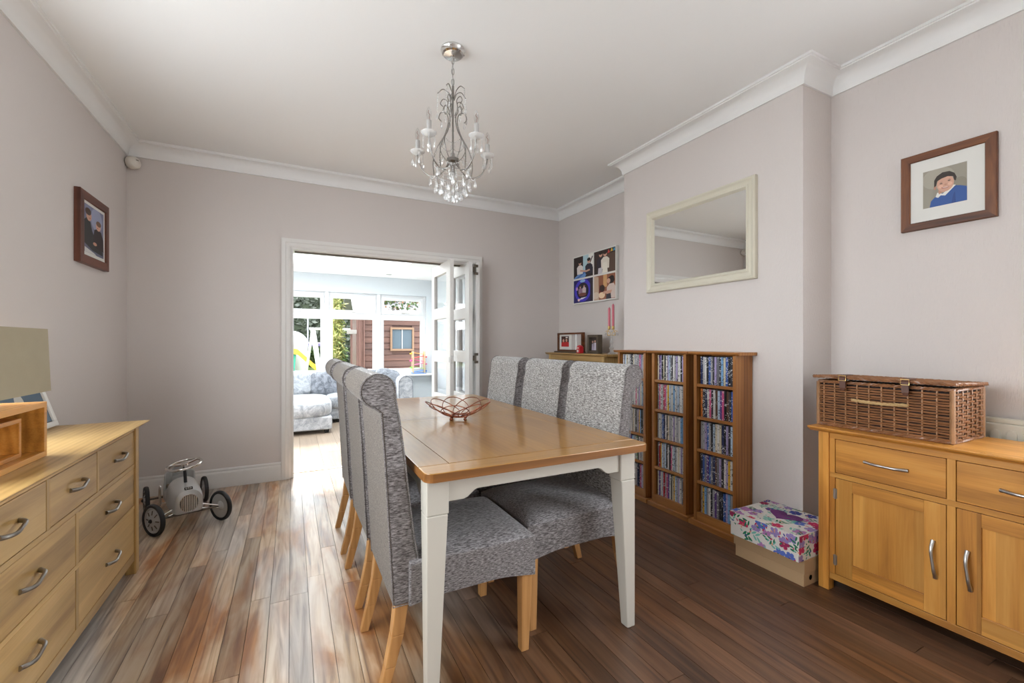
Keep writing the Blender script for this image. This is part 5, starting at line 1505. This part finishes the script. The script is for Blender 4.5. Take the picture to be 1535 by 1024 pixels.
# crystal candelabra with two pink candles
qx, qy = 2.505, 2.99
cl = Thing('candelabra', 'crystal and gold candelabra at the right end of the bookcase', 'candelabra', (qx, qy, kz))
prof_ = [(.036, kz+.0005), (.036, kz+.008), (.012, kz+.020), (.014, kz+.035), (.022, kz+.050), (.012, kz+.066), (.011, kz+.085), (.017, kz+.10), (.011, kz+.115), (.010, kz+.150), (.015, kz+.165), (.009, kz+.18), (.008, kz+.205)]
cl.part('column', MB().lathe(prof_, (qx, qy, 0), 12), M['crystal'], smooth=20)
er = Vector((math.cos(R(40)), -math.sin(R(40)), 0))
for s_, hgt in ((-1, .215), (1, .215)):
    p = Vector((qx, qy, 0)) + er*s_*.012*(1.6 if s_ < 0 else 1.2)
    cl.part('arm', MB().tube(smoothpath([(qx, qy, kz+.17), ((qx+p.x)/2+er.x*s_*.02, (qy+p.y)/2+er.y*s_*.02, kz+.165), (p.x+er.x*s_*.016, p.y+er.y*s_*.016, kz+.19), (p.x, p.y, kz+hgt)], 5), .0035, 6).lathe([(.012, kz+hgt), (.018, kz+hgt+.004), (.011, kz+hgt+.008), (.013, kz+hgt+.03)], (p.x, p.y, 0), 12), M['gold'], smooth=50)
    c_ = Thing('candle', ('shorter pink dinner candle in the crystal candelabra', 'taller pink dinner candle in the crystal candelabra')[s_ > 0], 'candle', (p.x, p.y, kz+hgt+.018))
    top_ = kz+hgt+.018+(.175 if s_ < 0 else .205)
    c_.part('wax', MB().lathe([(.0105, kz+hgt+.018), (.0105, top_-.012), (.006, top_), (0, top_+.001)], (p.x, p.y, 0), 14), M['pink'], smooth=40)
    c_.part('wick', MB().tube([(p.x, p.y, top_), (p.x+.001, p.y, top_+.008)], .001, 5), M['black'])
drop = MB().lathe([(0, 0), (.003, -.004), (.0055, -.016), (.003, -.026), (0, -.03)], (0,0,0), 6).mesh('crystal_drop', M['crystal'])
for s_ in (-1, 1):
    cl.part('drip_arm', MB().tube(smoothpath([(qx, qy, kz+.175), (qx+er.x*s_*.03, qy+er.y*s_*.03, kz+.205), (qx+er.x*s_*.052, qy+er.y*s_*.052, kz+.196)], 5), .0024, 6), M['gold'], smooth=50)
    for k in range(3):
        o = link('crystal_drop', drop, cl.o); q = .036+.009*k
        o.location = (er.x*s_*q, er.y*s_*q, .196-.006*abs(k-1))

# ------------------------------------------------------------------ chandelier
CX_, CY_ = .724, 2.078
bdir = math.atan2(CX_, CY_)
ed = Vector((math.sin(bdir), math.cos(bdir), 0)); er = Vector((math.cos(bdir), -math.sin(bdir), 0))
cc = Vector((CX_, CY_, 0))
cn = Thing('chandelier', 'crystal chandelier with five candle lamps hanging above the table', 'chandelier', (CX_, CY_, ZC))
cn.part('ceiling_rose', MB().lathe([(.060, ZC-.0005), (.061, ZC-.010), (.056, ZC-.018), (.054, ZC-.026), (.046, ZC-.032), (.012, ZC-.036), (.008, ZC-.040)], (CX_, CY_, 0), 32), M['chrome'], smooth=30)
for k, a in enumerate((R(0), R(120), R(240))):
    p = cc+Vector((math.cos(a)*.060, math.sin(a)*.060, ZC-.012))
    cn.part('screw', MB().ball(p, .005, 8, 6), M['chrome'], smooth=60)
# chain links
zc_ = ZC-.045
k = 0
while zc_ > 2.455:
    ax_ = er if k % 2 == 0 else ed
    pts = []
    for i in range(12):
        a = 2*PI*i/12
        pts.append(cc + ax_*.0065*math.cos(a) + Vector((0,0,zc_-.014+.017*math.sin(a))))
    cn.part('chain_link', MB().tube(pts, .0016, 5, True), M['arm_metal'], smooth=60)
    zc_ -= .0265; k += 1
cn.part('flex', MB().tube([cc+Vector((.002,0,ZC-.04)), cc+Vector((-.002,.001,2.53)), cc+Vector((.001,0,2.43))], .0028, 6), M['grey_plastic'], smooth=60)
cn.part('stem', MB().lathe([(.006, 2.445), (.007, 2.40), (.011, 2.385), (.0045, 2.378), (.0045, 2.09), (.016, 2.082), (.030, 2.078), (.030, 2.062), (.016, 2.055), (.010, 2.03), (.014, 2.0), (.004, 1.975), (0, 1.96)], (CX_, CY_, 0), 16), M['arm_metal'], smooth=35)
def at_(phi, r, z):
    d = -ed*math.cos(phi)+er*math.sin(phi)
    return cc + d*r + Vector((0,0,z))
pend = MB().lathe([(0, 0), (.0025, -.003), (.003, -.010), (.008, -.024), (.0095, -.032), (.0065, -.041), (0, -.046)], (0,0,0), 7).mesh('crystal_pendant', M['crystal'])
pend2 = MB().lathe([(0, 0), (.002, -.002), (.0045, -.012), (.0065, -.022), (.004, -.031), (0, -.036)], (0,0,0), 6).mesh('crystal_pendant', M['crystal'])
base_loc = Vector((CX_, CY_, ZC))
def hang(p, me=None, sc=1.0):
    o = link('crystal_pendant', me or pend, cn.o); o.location = Vector(p)-base_loc
    o.rotation_euler = (0, 0, rnd.uniform(0, 6)); o.scale = (sc, sc, sc)
beads = MB()
def string(a, b, sag, n):
    a, b = Vector(a), Vector(b)
    for i in range(n+1):
        t_ = i/n; p = a.lerp(b, t_); p.z -= sag*4*t_*(1-t_)
        beads.ball(p, .0034, 6, 4)
ANG = [R(36), R(108), R(180), R(252), R(324)]
RA = .188
for i, ph in enumerate(ANG):
    path = smoothpath([at_(ph, .022, 2.068), at_(ph, .040, 2.03), at_(ph, .075, 2.000), at_(ph, .115, 1.998), at_(ph, .155, 2.025), at_(ph, .180, 2.075), at_(ph, RA, 2.118)], 5)
    ar = cn.part('arm', MB().tube(path, .0036, 7), M['arm_metal'], smooth=60)
    # lyre scroll above the arm
    ly_ = smoothpath([at_(ph, .100, 2.004), at_(ph, .104, 2.07), at_(ph, .085, 2.135), at_(ph, .045, 2.20), at_(ph, .024, 2.262), at_(ph, .034, 2.31), at_(ph, .062, 2.318), at_(ph, .074, 2.292), at_(ph, .060, 2.272)], 5)
    cn.part('scroll', MB().tube(ly_, .0026, 6), M['arm_metal'], smooth=60)
    in_ = smoothpath([at_(ph, .030, 2.068), at_(ph, .060, 2.11), at_(ph, .068, 2.155), at_(ph, .040, 2.205), at_(ph, .022, 2.262)], 5)
    cn.part('scroll', MB().tube(in_, .0022, 6), M['arm_metal'], smooth=60)
    p2 = ph+R(12)
    up_ = smoothpath([at_(p2, .012, 2.29), at_(p2, .030, 2.325), at_(p2, .026, 2.365), at_(p2, .048, 2.378), at_(p2, .062, 2.356), at_(p2, .048, 2.340)], 5)
    cn.part('scroll', MB().tube(up_, .0023, 6), M['arm_metal'], smooth=60)
    lf = smoothpath([at_(p2, .008, 2.375), at_(p2, .022, 2.412), at_(p2, .050, 2.428), at_(p2, .076, 2.408)], 5)
    cn.part('leaf_arm', MB().tube(lf, .0024, 6), M['arm_metal'], smooth=60)
    string(at_(p2, .076, 2.406), at_(p2, .078, 2.31), 0, 11); hang(at_(p2, .078, 2.306), pend2)
    hang(at_(ph, .060, 2.270), pend2); hang(at_(p2, .048, 2.338), pend2, .8)
    # cup, sleeve, bulb
    c0 = at_(ph, RA, 0)
    cup = cn.part('drip_dish', MB().lathe([(.006, 2.112), (.020, 2.116), (.036, 2.128), (.037, 2.131), (.020, 2.123), (.008, 2.120)], (c0.x, c0.y, 0), 20), M['dish'], smooth=50)
    cn.part('candle_sleeve', MB().lathe([(.0115, 2.121), (.0118, 2.186), (.009, 2.188)], (c0.x, c0.y, 0), 16), M['grey_plastic'], smooth=40)
    bl = cn.part('bulb', MB().lathe([(.007, 2.187), (.0085, 2.196), (.0125, 2.21), (.0128, 2.222), (.009, 2.238), (.003, 2.250), (0, 2.252)], (c0.x, c0.y, 0), 14), M['bulb'], smooth=60)
    cn.part('filament', MB().tube([c0+Vector((0,0,2.19)), c0+Vector((.004,0,2.215)), c0+Vector((-.003,.002,2.225)), c0+Vector((0,0,2.235))], .0012, 5), M['copper'], parent=bl)
    for j in range(4):
        a = ph+R(90*j+20)
        q = c0+Vector((math.cos(a)*.026, math.sin(a)*.026, 2.116))
        string(q, q-Vector((0,0,.022)), 0, 3); hang(q-Vector((0,0,.024)), pend if j % 2 else pend2)
    nx_ = ANG[(i+1) % 5]
    string(at_(ph, .066, 2.16), at_(nx_, .066, 2.16), .025, 12)
    string(at_(ph, .10, 2.06), at_(nx_, .10, 2.06), .04, 14)
    string(at_(ph, .12, 1.998), at_(nx_, .12, 1.998), .03, 14)
    hang(at_(ph, .085, 2.05), pend2); hang(at_(ph, .12, 1.992))
for tier, (rr_, zt_, n_) in enumerate(((.088, 1.962, 11), (.062, 1.938, 9), (.034, 1.918, 6), (.0, 1.895, 1))):
    for j in range(n_):
        a = 2*PI*j/n_+tier*.3
        p = at_(a, rr_, zt_+rnd.uniform(-.006, .006))
        string(p+Vector((0,0,.034)), p, 0, 4); hang(p-Vector((0,0,.003)), pend, rnd.uniform(.95, 1.15))
cn.part('frame_ring', MB().tube([at_(2*PI*i/32, .088, 1.997) for i in range(32)], .002, 5, True), M['arm_metal'], smooth=60)
cn.part('bead_strings', beads, M['crystal'], smooth=60, kind='stuff')

# ------------------------------------------------------------------ ride-on toy car
tcar = Thing('toy_car', 'silver vintage ride-on toy car with chrome steering wheel on the floor', 'toy car', (-.640, 3.520, 0), R(-72), local=True)
def section(x, w, zb, zt, n=28, e=2.5):
    """arched section: square-ish below, round above"""
    out = []; zc2 = zb+(zt-zb)*.38
    for i in range(n):
        a = 2*PI*i/n
        ee = e if math.sin(a) > 0 else 7.0
        sg = lambda q: math.copysign(abs(q)**(2/ee), q)
        out.append((x, w*sg(math.cos(a)), zc2+((zt-zc2) if math.sin(a) > 0 else (zc2-zb))*sg(math.sin(a))))
    return out
def loft(secs):
    mb = MB(); n = len(secs[0]); vs = [p for s in secs for p in s]
    fs = [(i*n+k, i*n+(k+1) % n, (i+1)*n+(k+1) % n, (i+1)*n+k) for i in range(len(secs)-1) for k in range(n)]
    fs += [tuple(range(n-1, -1, -1)), tuple((len(secs)-1)*n+k for k in range(n))]
    return mb.add(vs, fs)
tcar.part('body', loft([section(.236, .060, .100, .224), section(.230, .070, .094, .237), section(.20, .078, .09, .249), section(.13, .083, .088, .257), section(.05, .086, .088, .264), section(.0, .086, .088, .268), section(-.004, .083, .092, .18), section(-.18, .083, .092, .18), section(-.184, .083, .09, .24), section(-.23, .076, .092, .245), section(-.29, .058, .10, .228), section(-.335, .022, .12, .18)]), M['silver'], smooth=40)
# curved seat back
sbk = MB()
for k in range(9):
    a0, a1 = R(-100+200*k/9), R(-100+200*(k+1)/9)
    q = lambda a, r, z: (-.112-r*math.cos(a), r*.94*math.sin(a), z)
    sbk.hexa([q(a0, .082, .17), q(a1, .082, .17), q(a1, .092, .17), q(a0, .092, .17)], [q(a0, .080, .300-.03*abs(math.sin(a0))), q(a1, .080, .300-.03*abs(math.sin(a1))), q(a1, .088, .300-.03*abs(math.sin(a1))), q(a0, .088, .300-.03*abs(math.sin(a0)))])
tcar.part('seat_back', sbk, M['silver'], smooth=50)
tcar.part('seat', MB().box(-.165, -.012, -.070, .070, .183, .196), plain('brown_seat', (.16,.10,.05), .5), .006)
grill = [(.045*math.cos(2*PI*i/24), .158+.054*math.sin(2*PI*i/24)) for i in range(24)]
go = tcar.part('grille', MB().prism(grill, 'x', .234, .238), M['dark_metal'])
for k in range(9):
    y = -.036+.009*k; hh = .052*math.sqrt(max(0, 1-(y/.045)**2))
    tcar.part('grille_bar', MB().box(.237, .241, y-.0017, y+.0017, .158-hh, .158+hh), M['chrome'], parent=go)
tcar.part('grille_ring', MB().tube([(.238, y, z) for y, z in grill], .003, 6, True), M['chrome'], smooth=60, parent=go)
bm_ = Matrix.Translation((.221, 0, .2445)) @ Matrix.Rotation(R(42), 4, 'Y')
bd = tcar.part('badge', MB().box(-.009, .009, -.021, .021, -.002, .003).xf(bm_), M['black'], .002)
mk = MB()
for q, s_ in ((-.012, 0), (0, 1), (.011, 0)):
    mk.box(-.005, .005, q-.0035, q-.0018, .003, .0036).box(-.005, .005, q+.0018, q+.0035, .003, .0036).box(-.005 if s_ else .003, -.003 if s_ else .005, q-.003, q+.003, .003, .0036)
tcar.part('badge_mark', mk.xf(bm_), M['white'], parent=bd)
sm = Matrix.Translation((.070, 0, .362)) @ Matrix.Rotation(R(9), 4, 'X') @ Matrix.Rotation(R(5), 4, 'Y')
mb = MB().tube([(.090*math.cos(2*PI*i/28), .090*math.sin(2*PI*i/28), 0) for i in range(28)], .0085, 8, True)
for a in (0, 120, 240): mb.tube([(0,0,0), (.088*math.cos(R(a)), .088*math.sin(R(a)), 0)], .008, 6)
mb.lathe([(.020, -.006), (.020, .006), (.01, .010)], (0,0,0), 14)
tcar.part('steering_wheel', mb.xf(sm), M['chrome'], smooth=50)
tcar.part('steering_column', MB().tube([(.115, 0, .25), (.072, 0, .358)], .009, 8), M['rubber'], smooth=50)
tcar.part('brake_lever', MB().tube(smoothpath([(-.02, -.115, .10), (-.02, -.118, .18), (0, -.116, .235), (.015, -.116, .21), (.02, -.116, .12)], 5), .005, 6).tube([(.0, -.085, .12), (.0, -.116, .12)], .005, 6), M['chrome'], smooth=50)
for xw, yy, r_w in ((.225, .168, .095), (-.255, .162, .090)):
    tcar.part('axle', MB().tube([(xw, -yy, r_w), (xw, yy, r_w)], .007, 8), M['dark_metal'], smooth=50)
    for s_ in (-1, 1):
        if xw > 0:
            tcar.part('axle_arm', MB().tube([(xw-.03, s_*.07, .125), (xw, s_*(yy-.012), r_w+.004)], .006, 8).tube([(xw-.02, s_*.07, .100), (xw, s_*(yy-.012), r_w-.010)], .006, 8), M['chrome'], smooth=50)
        St = (Matrix.Translation((xw, s_*yy, r_w)) @ Matrix.Rotation(R(24 if xw > 0 else 0), 4, 'Z') @ Matrix.Translation((-xw, -s_*yy, -r_w)))
        w_ = tcar.part('wheel', MB().lathe([(r_w-.018, -.010), (r_w-.005, -.012), (r_w, -.005), (r_w, .005), (r_w-.005, .012), (r_w-.018, .010), (r_w-.020, 0), (r_w-.018, -.010)], (xw, s_*yy, r_w), 36, ax='y', cap=False).xf(St), M['rubber'], smooth=50)
        o_ = s_
        tcar.part('wheel_disc', MB().lathe([(r_w-.016, .006*o_), (r_w-.024, .009*o_), (r_w-.030, .003*o_), (.03, .010*o_), (.014, .016*o_), (0, .016*o_)], (xw, s_*yy, r_w), 36, ax='y', cap=False)
                   .lathe([(r_w-.016, -.006*o_), (r_w-.026, -.006*o_), (.03, -.001*o_), (.012, -.014*o_), (0, -.014*o_)], (xw, s_*yy, r_w), 36, ax='y', cap=False).xf(St), M['silver'], smooth=40, parent=w_)
        mb = MB()
        for k in range(8):
            a = 2*PI*k/8; c_, sn = math.cos(a), math.sin(a)
            mb.tube([(xw+c_*.034, s_*yy+.0105*o_, r_w+sn*.034), (xw+c_*.058, s_*yy+.0070*o_, r_w+sn*.058)], .0028, 5)
        tcar.part('disc_slot', mb.xf(St), M['dark_metal'] if (s_ < 0) else M['silver'], parent=w_)
        tcar.part('hub_nut', MB().lathe([(.012, 0), (.012, .020*o_), (.006, .026*o_), (0, .026*o_)], (xw, s_*yy, r_w), 12, ax='y').xf(St), M['rubber'], smooth=40, parent=w_)
